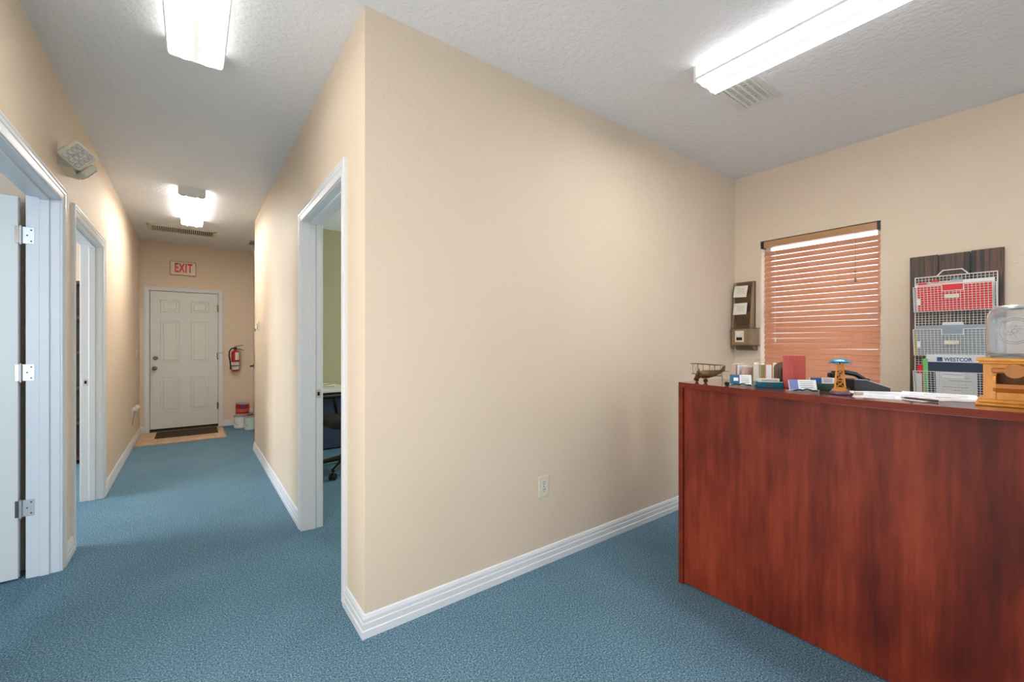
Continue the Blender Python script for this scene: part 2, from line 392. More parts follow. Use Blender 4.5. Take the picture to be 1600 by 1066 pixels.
bm = bb(); lathe(bm, [(.030, 0), (.030, .006), (.014, .012), (.012, .03), (.026, .04), (.030, .052), (.024, .064), (.008, .068)], 20, mk(-.425, YF+.012, .918)); obj('door_knob', bm, 'nickel', door, smooth=True)
bm = bb(); lathe(bm, [(.030, 0), (.029, .010), (.022, .020), (.020, .022)], 20, mk(-.418, YF+.012, 1.062)); k = obj('deadbolt', bm, 'nickel', door, smooth=True)
bm = bb(); box(bm, -.422, -.414, YF-.028, YF-.008, 1.045, 1.079, .002); sub('thumb_turn', bm, 'nickel', k, door)
for z in (1.81, 1.08, .32):
    bm = bb(); cyl(bm, (.322, YF-.004, z-.05), (.322, YF-.004, z+.05), .008, seg=10); box(bm, .306, .322, YF+.009, YF+.013, z-.05, z+.05); obj('hinge', bm, 'nickel', door, smooth=True)
bm = bb(); box(bm, .316, .385, YF-.028, YF-.018, 1.12, 1.142, .002); box(bm, .372, .388, YF-.036, YF-.018, 1.10, 1.155, .002); cyl(bm, (.322, YF-.03, 1.05), (.322, YF-.03, 1.14), .006, seg=8); obj('door_guard', bm, 'steel', door, label='steel swing-bar door guard')

# tiled landing and mat
tl = thing('tile_landing', 'tan ceramic tile landing inlaid in carpet before the exit door', 'tile floor', (-.09, 7.45, 0))
bm = bb(); box(bm, -.570, .372, 6.955, YF-.02, 0, .004); obj('grout', bm, 'grout', tl)
xs = [-.568, -.36, -.05, .25, .370]; ys = [6.958, 7.13, 7.44, 7.75, 7.918]
for i in range(4):
    for j in range(4):
        bm = bb(); box(bm, xs[i]+.003, xs[i+1]-.003, ys[j]+.003, ys[j+1]-.003, .002, .009+random.uniform(0, .0008), .0012); obj('tile', bm, 'tile', tl)
bm = bb(); box(bm, .372, .382, 6.945, YF-.02, 0, .010, .002); box(bm, -.572, .382, 6.943, 6.955, 0, .010, .002); obj('edge_strip', bm, 'grout', tl)
mt = thing('door_mat', 'dark brown ribbed rubber door mat on the tile landing', 'mat', (-.05, 7.58, .0095))
bm = bb(); box(bm, -.40, .30, 7.34, 7.85, .0100, .016, .003); mm = obj('mat_base', bm, 'mat', mt)
bm = bb()
for k in range(23): box(bm, -.385, .285, 7.355+k*.021, 7.366+k*.021, .016, .019)
obj('mat_ribs', bm, 'mat', mt, stuff=True)

# ------------------------------------------------------------ exit sign
es = thing('exit_sign', 'cream exit sign with red letters above the white exit door', 'sign', (-.104, YF, 2.27))
bm = bb(); box(bm, -.256, .048, YF-.045, YF, 2.270, 2.472, .006); obj('housing', bm, 'exit_frame', es)
bm = bb(); box(bm, -.247, .039, YF-.049, YF-.044, 2.279, 2.463, .002); obj('face_plate', bm, 'exit_face', es)
bm = text_bm('EXIT', .186, .0015, face_ny(-.100, YF-.0505, 2.371), bold=.0055, width=.205, sp=1.12)
o_ = obj('letters', bm, 'exit_red', es, label='red letters reading EXIT')

# ------------------------------------------------------------ ceiling lights
def fixture(name, label, xc, y0, y1, wid=.215, cat='ceiling light', lm=None):
    yc = (y0+y1)/2
    t = thing(name, label, cat, (xc, yc, 2.66), world=False)
    h = (y1-y0)/2; a = wid/2
    bm = bb(); poly(bm, [(-a*.8, -h+.006, .08), (-a*.8, -h+.006, .045), (a*.8, -h+.006, .045), (a*.8, -h+.006, .08)], (0, 2*h-.012, 0)); obj('housing', bm, 'lampbody', t)
    bm = bb(); prof = [(-a, .052), (-a, .02), (-a*.93, .004), (-a*.8, 0), (a*.8, 0), (a*.93, .004), (a, .02), (a, .052)]
    poly(bm, [(x, -h+.012, z) for x, z in prof], (0, 2*h-.024, 0)); obj('diffuser', bm, lm or LM, t)
    bm = bb()
    for x, z in ((-a, .0), (a, .0)): box(bm, x-.003, x+.003, -h+.006, h-.006, .008, .020, .001)
    obj('side_rail', bm, 'lampend', t)
    for s in (-1, 1):
        bm = bb(); pf = [(-a-.002, .080), (-a-.002, .018), (-a*.93, -.001), (-a*.8, -.004), (a*.8, -.004), (a*.93, -.001), (a+.002, .018), (a+.002, .080)]
        poly(bm, [(x, s*h, z) for x, z in pf], (0, -s*.014, 0)); obj('end_cap', bm, 'lampend', t)
    return t
LM = lens_mat('fluorescent_lens', 0, .107, LAMP, side=4.5); LE = lens_mat('fluorescent_lens_entrance', 0, .107, 58); LH = lens_mat('fluorescent_lens_hall', 0, .107, HALL_LAMP, (1, .96, .90), 2.4); LF = lens_mat('fluorescent_lens_far', 0, .107, FAR_LAMP, (1, .95, .87), 8.0/1.6, 1.6)
fixture('ceiling_light', 'white fluorescent wrap light on the hall ceiling, nearest and cut by the frame', .017, 1.40, 2.63, .222, lm=LH)
fixture('ceiling_light', 'white fluorescent wrap light at the far end of the hall before the air grille', .0, 5.03, 6.30, .205, lm=LF)
fixture('ceiling_light', 'long white fluorescent wrap light over the reception counter', 2.238, .0, 1.235, .208)
fixture('ceiling_light', 'added unseen fluorescent wrap light behind the viewer, brightening the reception room', 2.6, -2.6, -1.35, .208)  # extra fixture out of view, added to lift the reception ceiling and walls
fixture('ceiling_light', 'white fluorescent wrap light over the entrance behind the viewer', 1.0, -3.2, -2.2, .208, lm=LE)

# ------------------------------------------------------------ air grilles
g = thing('air_grille', 'long white return air grille on the hall ceiling before the exit door', 'air vent', (-.09, 7.0, H))
x0, x1, y0, y1 = -.446, .262, 6.82, 7.17; zt = H
bm = bb(); box(bm, x0+.02, x1-.02, y0+.02, y1-.02, zt-.002, zt+.0); obj('duct_opening', bm, 'gap', g)
bm = bb()
for a in ((x0, x1, y0, y0+.035), (x0, x1, y1-.035, y1), (x0, x0+.035, y0, y1), (x1-.035, x1, y0, y1)): box(bm, *a, zt-.012, zt, .003)
obj('frame', bm, 'ivory', g)
bm = bb(); n = 30
for k in range(n):
    x = x0+.045+(x1-x0-.09)*k/(n-1)
    box(bm, -.0015, .0015, y0+.034, y1-.034, -.009, .009, 0, Matrix.Translation((x, 0, zt-.011)) @ Matrix.Rotation(R(35), 4, 'Y'))
obj('louvers', bm, 'ivory', g, stuff=True)
g = thing('air_register', 'small square ceiling register at the hall alcove beside the exit door', 'air vent', (.80, 7.2, H))
bm = bb()
for a in ((.645, .80, 7.05, 7.07), (.645, .78, 7.33, 7.35), (.645, .665, 7.05, 7.35), (.765, .785, 7.05, 7.35)): box(bm, a[0], min(a[1], .784), a[2], a[3], H-.014, H, .003)
obj('frame', bm, 'white', g)
bm = bb(); box(bm, .66, .78, 7.06, 7.34, H-.003, H); obj('duct_opening', bm, 'hole', g)
bm = bb()
for k in range(9): box(bm, -.05, .05, -.001, .001, -.008, .008, 0, Matrix.Translation((.715, 7.09+k*.028, H-.010)) @ Matrix.Rotation(R(35), 4, 'X'))
obj('louvers', bm, 'ink', g, stuff=True)
g = thing('air_register', 'white slotted ceiling register beside the light over the counter', 'air vent', (2.61, 1.17, H))
x0, x1, y0, y1 = 2.42, 2.775, 1.055, 1.275
bm = bb()
for a in ((x0, x1, y0, y0+.03), (x0, x1, y1-.03, y1), (x0, x0+.03, y0+.03, y1-.03), (x1-.03, x1, y0+.03, y1-.03)): box(bm, *a, H-.008, H-.0003)
obj('frame', bm, 'register', g)
bm = bb(); box(bm, x0+.028, x1-.028, y0+.028, y1-.028, H-.002, H); obj('duct_opening', bm, 'hole', g)
bm = bb()
for k in range(5): yy = y0+.034+k*.0345; box(bm, x0+.03, x1-.03, yy, yy+.012, H-.010, H-.002, .002)
obj('cross_bar', bm, 'register', g, stuff=True)
bm = bb()
for k in range(18): xx = x0+.038+k*.0165; box(bm, -.0028, .0028, y0+.03, y1-.03, -.002, .002, 0, Matrix.Translation((xx, 0, H-.005)))
obj('louvers', bm, 'white', g, stuff=True)

# ------------------------------------------------------------ emergency light on left wall
e = thing('emergency_light', 'ivory emergency light with two swivel lamp heads above left office doors', 'emergency light', (XL, 3.47, 2.27))
bm = bb(); poly(bm, [(XL, 3.36, 2.385), (XL, 3.36, 2.255), (XL+.055, 3.375, 2.25), (XL+.055, 3.375, 2.33)], (0, .22, 0))
obj('housing', bm, 'ivory', e)
def lamp_head(c, rot, s=.105):
    mt_ = Matrix.Translation(c) @ rot
    bm = bb(); box(bm, -s/2, s/2, -.004, .03, -s/2, s/2, .012, mt_, 3); box(bm, -s*.3, s*.3, .028, .055, -s*.3, s*.3, .01, mt_, 2)
    h = obj('lamp_head', bm, 'ivory', e, smooth=True)
    bm = bb()
    for i in range(4):
        for j in range(3):
            x = (i-1.5)*s*.215; z = (j-1)*s*.27
            box(bm, x-s*.09, x+s*.09, -.010, -.002, z-s*.115, z+s*.115, .004, mt_)
    sub('led_lenses', bm, 'outglass', h, e, stuff=True)
    bm = bb(); c2 = mt_ @ Vector((0, .05, 0)); cyl(bm, c2, (XL+.05, c2.y+.03, c2.z+.02), .012, seg=10); sub('swivel_arm', bm, 'ivory', h, e)
lamp_head(Vector((-.497, 3.27, 2.292)), Matrix.Rotation(R(25), 4, 'Z') @ Matrix.Rotation(R(28), 4, 'X') @ Matrix.Rotation(R(-55), 4, 'Y'), .118)
lamp_head(Vector((-.488, 3.50, 2.268)), Matrix.Rotation(R(120), 4, 'Z') @ Matrix.Rotation(R(38), 4, 'X'), .095)

# ------------------------------------------------------------ switch, night light, thermostat, outlet
s = thing('light_switch', 'ivory toggle light switch on left hall wall near the exit door', 'switch', (XL, 7.50, 1.14))
bm = bb(); box(bm, XL, XL+.007, 7.465, 7.535, 1.085, 1.200, .003); obj('cover_plate', bm, 'ivory', s)
bm = bb(); box(bm, -.004, .016, -.005, .005, -.011, .011, .002, Matrix.Translation((XL+.012, 7.5, 1.147)) @ Matrix.Rotation(R(-25), 4, 'Y')); obj('toggle', bm, 'ivory', s)
s = thing('wall_adapter', 'white plug adapter in a low socket on left hall wall with hanging cord', 'adapter', (XL, 6.97, .40))
bm = bb(); box(bm, XL, XL+.006, 6.935, 7.005, .36, .475, .003); obj('cover_plate', bm, 'white', s)
bm = bb(); box(bm, XL+.006, XL+.062, 6.945, 7.00, .445, .49, .008, None, 2); box(bm, XL+.035, XL+.075, 6.94, 7.005, .475, .515, .008, None, 2); obj('plug_body', bm, 'white', s, smooth=True)
bm = bb(); tube(bm, [(XL+.03, 6.96, .445), (XL+.022, 6.958, .40), (XL+.012, 6.955, .33), (XL+.008, 6.95, .27)], .0025, 6); obj('cord', bm, 'ink', s)
s = thing('thermostat', 'small ivory thermostat on right hall wall near the far corner', 'thermostat', (XR, 5.56, 1.43))
bm = bb(); box(bm, XR-.012, XR, 5.50, 5.60, 1.415, 1.515, .003); box(bm, XR-.032, XR-.011, 5.512, 5.588, 1.43, 1.50, .006); obj('case', bm, 'ivory', s)
bm = bb(); box(bm, XR-.038, XR-.031, 5.535, 5.545, 1.408, 1.44, .002); obj('lever', bm, 'hole', s)
s = thing('wall_outlet', 'ivory duplex outlet low on the reception wall', 'outlet', (1.621, YP, .38))
bm = bb(); box(bm, 1.583, 1.660, YP-.007, YP, .388, .510, .0035); obj('cover_plate', bm, 'ivory', s)
for dz in (.4695, .4285):
    bm = bb(); cyl(bm, (1.6215, YP-.0095, dz), (1.6215, YP-.006, dz), .0172, seg=20); o = obj('socket', bm, 'ivory', s, smooth=True)
    bm = bb()
    for dx in (-.0065, .0065): box(bm, 1.6215+dx-.0014, 1.6215+dx+.0014, YP-.0102, YP-.009, dz+.001, dz+.010)
    cyl(bm, (1.6215, YP-.0102, dz-.007), (1.6215, YP-.009, dz-.007), .003, seg=8); sub('slots', bm, 'hole', o, s)
bm = bb(); cyl(bm, (1.6215, YP-.0085, .449), (1.6215, YP-.006, .449), .003, seg=10); obj('screw', bm, 'nickel', s)

# ------------------------------------------------------------ fire extinguisher
fx, fy = .535, YF-.085
f = thing('fire_extinguisher', 'red fire extinguisher hung on the wall right of the exit door', 'fire extinguisher', (fx, fy, .84))
bm = bb(); lathe(bm, [(.040, .845), (.050, .850), (.053, .87), (.053, 1.105), (.048, 1.135), (.032, 1.158), (.018, 1.166), (.018, 1.185)], 28, Matrix.Translation((fx, fy, 0))); obj('cylinder', bm, 'redx', f, smooth=True)
bm = bb(); lathe(bm, [(.0537, .872), (.0541, .873), (.0541, .985), (.0537, .986)], 28, Matrix.Translation((fx, fy, 0))); lb = obj('label_band', bm, 'paper_cream', f, smooth=True, label='white instruction label around the lower cylinder')
bm = bb()
for i in range(5):
    for j in range(3):
        a = R(-125+j*22); box(bm, -.008, .008, -.0004, .0004, -.004, .004, 0, Matrix.Translation((fx+.0545*math.cos(a), fy+.0545*math.sin(a), .975-i*.018)) @ Matrix.Rotation(a+R(90), 4, 'Z'))
sub('print', bm, 'ink', lb, f, stuff=True)
bm = bb()
for k in range(8):
    a0 = R(-92+k*10); a1 = R(-92+(k+1)*10)
    p = [(fx+.0545*math.cos(a), fy+.0545*math.sin(a), z) for a, z in ((a0, 1.02), (a1, 1.02), (a1, 1.135-.0*k), (a0, 1.135))]
    vs = [bm.verts.new(q) for q in p]; bm.faces.new(vs)
obj('inspection_tag', bm, 'ivory', f, label='cream inspection tag on the right shoulder')
bm = bb(); box(bm, fx-.018, fx+.022, fy-.02, fy+.02, 1.18, 1.215, .004); obj('valve', bm, 'darkmetal', f)
bm = bb(); box(bm, 0, .115, -.009, .009, -.004, .004, .002, Matrix.Translation((fx-.012, fy-.005, 1.222)) @ Matrix.Rotation(R(-13), 4, 'Y')); obj('top_lever', bm, 'black', f)
bm = bb(); box(bm, 0, .105, -.009, .009, -.004, .004, .002, Matrix.Translation((fx+.012, fy-.005, 1.195)) @ Matrix.Rotation(R(16), 4, 'Y')); obj('carry_handle', bm, 'black', f)
bm = bb(); pts = [(fx-.015, fy-.01, 1.2), (fx-.05, fy-.02, 1.195), (fx-.078, fy-.03, 1.15), (fx-.080, fy-.035, 1.08), (fx-.068, fy-.035, 1.0), (fx-.062, fy-.035, .93)]
tube(bm, pts, .0095, 8); hs = obj('hose', bm, 'black', f, smooth=True)
bm = bb(); cyl(bm, (fx-.062, fy-.035, .93), (fx-.060, fy-.035, .875), .011, .014, 12); sub('nozzle', bm, 'black', hs, f, smooth=True)
bm = bb(); lathe(bm, [(.0545, .925), (.056, .926), (.056, .935), (.0545, .936)], 20, Matrix.Translation((fx, fy, 0))); box(bm, fx-.02, fx+.02, fy+.05, YF, .86, 1.12); obj('wall_bracket', bm, 'darkmetal', f)

# ------------------------------------------------------------ paint cans
def can(label, x, y, z, body, band=None, tilt=0, r=.083, hgt=.19, extra=None, group=None):
    t = thing('paint_can', label, 'paint can', (x, y, z), world=False, group=group); t.rotation_euler = (0, R(tilt), R(random.uniform(-8, 8)))
    bm = bb(); lathe(bm, [(r*.97, 0), (r*1.02, .004), (r*1.02, .010), (r, .012), (r, hgt-.012), (r*1.03, hgt-.008), (r*1.03, hgt), (r*.93, hgt+.001)], 28); obj('body', bm, 'steel', t, smooth=True)
    bm = bb(); lathe(bm, [(r*1.002, .016), (r*1.012, .017), (r*1.012, hgt-.022), (r*1.002, hgt-.021)], 28); lb = obj('paper_label', bm, body, t, smooth=True)
    if band:
        bm = bb(); lathe(bm, [(r*1.013, hgt*.25), (r*1.02, hgt*.26), (r*1.02, hgt*.50), (r*1.013, hgt*.51)], 28); obj('label_stripe', bm, band, lb, smooth=True, loc=(0, 0, 0))
    if extra:
        bm = bb()
        box(bm, -.026, .026, -r*1.03-.004, -r*.95, hgt*.56, hgt*.82, .003); obj('label_badge', bm, extra, lb, loc=(0, 0, 0))
    bm = bb(); lathe(bm, [(r*.92, hgt-.006), (r*.92, hgt-.002), (r*.84, hgt-.005), (r*.2, hgt-.005)], 28); obj('lid', bm, 'nickel', t, smooth=True)
    bm = bb(); tube(bm, [(math.cos(a)*r*1.06, -r*.35-math.sin(a)*.05, hgt*.72-math.sin(a)*.09) for a in [PI*k/10 for k in range(11)]], .002, 6); obj('wire_handle', bm, 'nickel', t)
    return t
M['labelred'] = P('red_can_label', (160, 24, 34), .4); M['labelblue'] = P('blue_badge', (70, 60, 120), .4); M['labelrose'] = P('rose_can_print', (206, 90, 80), .5); M['labeldark'] = P('dark_can_label', (66, 52, 40), .5); M['labelpale'] = P('pale_green_label', (196, 214, 204), .5)
can('paint can with pale blue-grey label on carpet, left under the red can', .585, 7.62, 0, 'paper', None)
can('dark smudged paint can standing behind between the two pale cans', .676, 7.782, 0, 'labeldark', None)
can('paint can with pale green label on carpet, right under the red can', .699, 7.415, 0, 'labelpale', None)
can('red-labelled paint can stacked on top of the pale cans', .612, 7.680, .192, 'labelred', 'labelrose', 2, .088, .18, 'labelblue')

# alcove door with lever, seen past the corner
ad = thing('door_6', None, None, (.78, 7.3, 0), kind='structure')
bm = bb(); box(bm, .775, .785, 6.95, 7.86, .01, 2.04, .002); obj('door_leaf', bm, 'wall', ad)
bm = bb(); cyl(bm, (.775, 7.80, .92), (.73, 7.80, .92), .011, seg=10); box(bm, .722, .740, 7.70, 7.815, .91, .93, .004); cyl(bm, (.776, 7.80, .92), (.768, 7.80, .92), .03, seg=16); obj('door_lever', bm, 'darkmetal', ad, smooth=True)

# ------------------------------------------------------------ offices seen through the doors
od = thing('office_desk', 'pale grey office desk seen through the right doorway', 'desk', (1.6, 5.42, 0))
bm = bb(); box(bm, .86, 2.8, 5.10, 5.78, .715, .745, .004); obj('desktop', bm, 'white', od)
for x in (.90, 2.74):
    bm = bb(); box(bm, x-.02, x+.02, 5.14, 5.76, 0, .715, .003); obj('side_panel', bm, 'grey', od)
bm = bb(); box(bm, .92, 2.72, 5.40, 5.42, .02, .715); obj('modesty_panel', bm, 'navy', od)
bw = thing('cable_coil', 'cream cable coiled on the office desk seen through the right doorway', 'cable', (1.36, 5.45, .745))
bm = bb(); tube(bm, [(1.30+.09*math.cos(a), 5.44+.07*math.sin(a), .753+.004*a) for a in [k*.5 for k in range(18)]], .007, 6); obj('cable', bm, 'ivory', bw, smooth=True)
oc = thing('office_chair', 'black swivel office chair seen through the right doorway', 'office chair', (1.25, 4.42, 0), R(8), world=False)
bm = bb(); box(bm, -.25, .25, -.25, .25, .47, .55, .035, None, 3); obj('seat', bm, 'blackfab', oc, smooth=True)
bm = bb(); box(bm, .24, .30, -.22, .22, .60, 1.02, .028, Matrix.Rotation(R(6), 4, 'Y'), 3); obj('backrest', bm, 'blackfab', oc, smooth=True)
bm = bb(); box(bm, .22, .30, -.03, .03, .44, .72, .01); obj('back_bar', bm, 'black', oc)
for s_ in (-1, 1):
    bm = bb(); box(bm, -.16, .12, s_*.29-.035, s_*.29+.035, .70, .73, .012, None, 2); a_ = obj('armrest', bm, 'black', oc, smooth=True)
    bm = bb(); tube(bm, [(.02, s_*.22, .47), (.02, s_*.30, .50), (-.02, s_*.29, .70)], .016, 8); obj('arm_support', bm, 'black', a_, loc=(0, 0, 0), smooth=True)
bm = bb(); cyl(bm, (0, 0, .10), (0, 0, .30), .03); cyl(bm, (0, 0, .28), (0, 0, .47), .02); box(bm, -.12, .12, -.08, .08, .43, .475, .01); obj('gas_column', bm, 'black', oc, smooth=True)
bm = bb(); tube(bm, [(-.02, -.08, .45), (-.10, -.24, .43), (-.14, -.30, .44)], .008, 6); obj('height_lever', bm, 'black', oc)
for k in range(5):
    a = R(72*k+150); d = Vector((math.cos(a), math.sin(a), 0))
    bm = bb(); cyl(bm, d*.02+Vector((0, 0, .14)), d*.31+Vector((0, 0, .085)), .028, .018, 8); lg = obj('leg', bm, 'black', oc, smooth=True)
    bm = bb(); p = d*.31; nn = Vector((-d.y, d.x, 0))
    for s_ in (-1, 1): cyl(bm, p+nn*s_*.010+Vector((0, 0, .03)), p+nn*s_*.028+Vector((0, 0, .03)), .03, seg=16)
    cyl(bm, p+Vector((0, 0, .04)), p+Vector((0, 0, .1)), .008); obj('caster', bm, 'black', lg, loc=(0, 0, 0), smooth=True)
bk = thing('bookcase', 'dark bookcase seen through the gap of the second left doorway', 'bookcase', (-1.0, 6.6, 0))
bm = bb()
box(bm, -1.55, -1.51, 6.3, 6.62, 0, 1.93); box(bm, -.82, -.78, 6.3, 6.62, 0, 1.93); box(bm, -1.55, -.78, 6.60, 6.62, 0, 1.93); obj('case', bm, 'labeldark', bk)
for z in (.05, .42, .79, 1.16, 1.53, 1.90):
    bm = bb(); box(bm, -1.51, -.82, 6.31, 6.60, z, z+.03); obj('shelf', bm, 'labeldark', bk)

# ------------------------------------------------------------ window and blind
wy0, wy1, wz0, wz1 = WIN
wn = thing('window_1', None, None, (XW+.12, (wy0+wy1)/2, wz0), kind='structure')
bm = bb(); fx0, fx1 = XW+.105, XW+.145
for a in ((wy0, wy0+.04, wz0, wz1), (wy1-.04, wy1, wz0, wz1), (wy0, wy1, wz0, wz0+.04), (wy0, wy1, wz1-.04, wz1), (wy0, wy1, 1.50, 1.535)): box(bm, fx0, fx1, *a, .002)
obj('window_frame', bm, 'white', wn)
bm = bb(); box(bm, XW+.124, XW+.127, wy0+.035, wy1-.035, wz0+.035, wz1-.035); obj('pane', bm, 'pane', wn)
bm = bb(); box(bm, XW-.012, XW+.105, wy0-.0, wy1+.0, wz0-.0, wz0+.018, .003); obj('window_sill', bm, 'trim', wn)
bl = thing('window_blind', 'tan wooden venetian blind with tilted slats in the reception window', 'blind', (XW+.045, (wy0+wy1)/2, 1.0))
bx = XW+.038
bm = bb(); box(bm, bx-.028, bx+.028, wy0+.022, wy1-.022, 2.088, 2.140, .002); obj('headrail', bm, 'valance', bl)
for a, b_ in ((wy0+.0, wy0+.021), (wy1-.021, wy1)):
    bm = bb(); box(bm, bx-.031, bx+.031, a+.001, b_, 2.084, 2.1435, .001); obj('bracket', bm, 'black', bl)
pitch = .0435; n = 26; tilt = R(55); hw = .0255
zs = [2.034-pitch*k for k in range(n)]
bm = bb()
prev = None; rows = []
for k in range(7):
    t_ = -1+2*k/6; crown = .0032*(1-t_*t_)
    # slat local: from outer-top to inner-bottom
    u_ = Vector((math.cos(tilt), 0, math.sin(tilt))); nrm = Vector((-math.sin(tilt), 0, math.cos(tilt)))
    c_ = u_*(t_*hw)+nrm*crown
    rows.append((c_+nrm*.0014, c_-nrm*.0014))
ring = [r[0] for r in rows]+[r[1] for r in reversed(rows)]
poly(bm, [Vector((p.x, wy0+.012, p.z)) for p in ring], (0, wy1-wy0-.034, 0))
for v_ in bm.verts: v_.co.y -= (wy0+wy1)/2
sl0 = obj('slat', bm, 'slat', bl, loc=(0, 0, 0), smooth=False)
for k, z in enumerate(zs):
    o = sl0 if k == 0 else sl0.copy()
    if k: C.objects.link(o); o.parent = bl
    o.location = (bx-bl['_w'][0], 0, z-bl['_w'][2]); o.rotation_euler = (random.uniform(-.003, .003), random.uniform(-.02, .02), 0)
bm = bb(); zb = zs[-1]-.036; box(bm, bx-.026, bx+.026, wy0+.012, wy1-.022, zb-.009, zb+.009, .003); obj('bottom_rail', bm, 'slat', bl)
for yy in (wy0+.17, wy1-.17):
    bm = bb()
    for dx in (-.030, .030): cyl(bm, (bx+dx, yy, 2.09), (bx+dx, yy, zb), .0007, seg=4)
    obj('ladder_cord', bm, 'slat', bl)
bm = bb(); yc = wy0+.145; cyl(bm, (bx-.034, yc, 2.09), (bx-.034, yc, 1.752), .0012, seg=6); ball(bm, (bx-.034, yc, 1.80), .009, 8); cyl(bm, (bx-.034, yc, 1.725), (bx-.034, yc, 1.755), .010, .005, 10); obj('lift_cord', bm, 'brownwood', bl, smooth=True)
bm = bb(); yc = wy1-.115; cyl(bm, (bx-.034, yc, 2.09), (bx-.034, yc, 1.31), .0009, seg=6); cyl(bm, (bx-.034, yc, 1.285), (bx-.034, yc, 1.315), .009, .005, 10); obj('tilt_cord', bm, 'ivory', bl, smooth=True)

# ------------------------------------------------------------ mail rack on window wall
mr = thing('mail_rack', 'narrow tan wooden mail rack with two note pads in the corner by the window', 'mail rack', (XW, 1.765, 1.21))
ya, yb = 1.685, 1.850
bm = bb(); box(bm, XW-.018, XW, ya, yb, 1.30, 1.812, .002); obj('back_board', bm, 'brownwood_dark', mr)
for y_ in (ya, yb-.014):
    bm = bb(); poly(bm, [(XW, y_, 1.38), (XW-.085, y_, 1.38), (XW-.060, y_, 1.60), (XW-.045, y_, 1.74), (XW-.018, y_, 1.812), (XW, y_, 1.812)], (0, .014, 0)); obj('side_rail', bm, 'brownwood', mr)
for z, in ((1.64,), (1.49,)):
    bm = bb(); poly(bm, [(XW-.018, ya+.014, z-.05), (XW-.062, ya+.014, z+.06), (XW-.066, ya+.014, z+.06), (XW-.024, ya+.014, z-.056)], (0, yb-ya-.028, 0)); obj('pocket_front', bm, 'brownwood_dark', mr)
box_z0, box_z1 = 1.262, 1.398
bm = bb(); poly(bm, [(XW, 1.655, box_z0), (XW-.06, 1.655, box_z0), (XW-.105, 1.69, box_z0), (XW-.105, 1.835, box_z0), (XW-.07, 1.858, box_z0), (XW, 1.858, box_z0)], (0, 0, box_z1-box_z0)); obj('letter_box', bm, 'brownwood', mr)
bm = bb(); poly(bm, [(XW, 1.65, box_z1), (XW-.062, 1.65, box_z1), (XW-.110, 1.686, box_z1), (XW-.110, 1.838, box_z1), (XW-.07, 1.860, box_z1), (XW, 1.860, box_z1)], (0, 0, .008)); poly(bm, [(XW, 1.65, box_z0-.008), (XW-.062, 1.65, box_z0-.008), (XW-.110, 1.686, box_z0-.008), (XW-.110, 1.838, box_z0-.008), (XW-.07, 1.860, box_z0-.008), (XW, 1.860, box_z0-.008)], (0, 0, .008)); obj('box_moulding', bm, 'brownwood_dark', mr)
bm = bb(); poly(bm, [(XW-x, 1.668, z) for x, z in ((0, 1.252), (.085, 1.252), (.083, 1.236), (.070, 1.222), (.045, 1.214), (0, 1.212))], (0, .15, 0)); obj('bottom_drawer', bm, 'brownwood_dark', mr)
bm = bb(); box(bm, XW-.110, XW-.105, 1.735, 1.808, 1.285, 1.382, .001); pl = obj('face_plate', bm, 'paper_cream', mr, label='cream face plate with dark slot and dial')
bm = bb(); box(bm, XW-.112, XW-.109, 1.748, 1.796, 1.300, 1.326); sub('slot', bm, 'darkmetal', pl, mr)
bm = bb(); cyl(bm, (XW-.109, 1.778, 1.357), (XW-.116, 1.778, 1.357), .013, seg=16); sub('dial', bm, 'paper', pl, mr, smooth=True)
for i, (z, y_, lab) in enumerate(((1.722, 1.773, 'cream note pad in the upper pocket of the mail rack'), (1.572, 1.776, 'cream note pad in the lower pocket of the mail rack'))):
    t = thing('note_pad', lab, 'note pad', (XW-.082, y_, z), world=False, group=None)
    t.rotation_euler = (R(2-3*i), R(14), 0)
    bm = bb(); box(bm, -.006, .0, -.055, .055, -.052, .052, .001); obj('pad', bm, 'paper_cream', t)
    bm = bb()
    for k in range(4): box(bm, -.0066, -.0058, -.035, .03-.01*(k % 2), .022-k*.014, .024-k*.014)
    obj('print', bm, 'ink', t, stuff=True)

# ------------------------------------------------------------ plank board with wire file baskets
pb = thing('plank_board', 'dark-stained wall board of three planks behind the wire file baskets', 'wall board', (XW, .483, .90))
py = [.272, .412, .554, .694]
for k in range(3):
    bm = bb(); box(bm, XW-.022, XW-.004, py[k]+.002, py[k+1]-.002, .90+(.004*k), 1.850-(.003 if k == 1 else 0), .0025); obj('plank', bm, 'plank', pb)
bm = bb(); box(bm, XW-.004, XW, .30, .66, 1.0, 1.05); box(bm, XW-.004, XW, .30, .66, 1.68, 1.73); obj('batten', bm, 'plank', pb)

wf = thing('wire_file_rack', 'white wire mesh three-tier wall file rack on the dark plank board', 'file rack', (XW-.03, .49, .90))
xb = XW-.027                       # back grid plane
Y0, Y1 = .300, .664                # right, left (photo)
def grid(bm, y0, y1, z0, z1, xf, ny, nz, r=.0011, skip=None):
    """wires on a plane given by xf(z)"""
    for k in range(ny+1):
        y = y0+(y1-y0)*k/ny; top = z1
        if skip and skip[0] < y < skip[1]: top = skip[2]
        box_line(bm, (xf(z0), y, z0), (xf(top), y, top), r)
    for k in range(nz+1):
        z = z0+(z1-z0)*k/nz
        if skip and z > skip[2]+1e-4:
            box_line(bm, (xf(z), y0, z), (xf(z), skip[0], z), r); box_line(bm, (xf(z), skip[1], z), (xf(z), y1, z), r)
        else: box_line(bm, (xf(z), y0, z), (xf(z), y1, z), r)
def box_line(bm, a, b_, r): cyl(bm, a, b_, r, seg=4, caps=False)
bm = bb(); grid(bm, Y0, Y1, .915, 1.705, lambda z: xb, 22, 50, .0012); obj('back_mesh', bm, 'wire', wf, stuff=True)
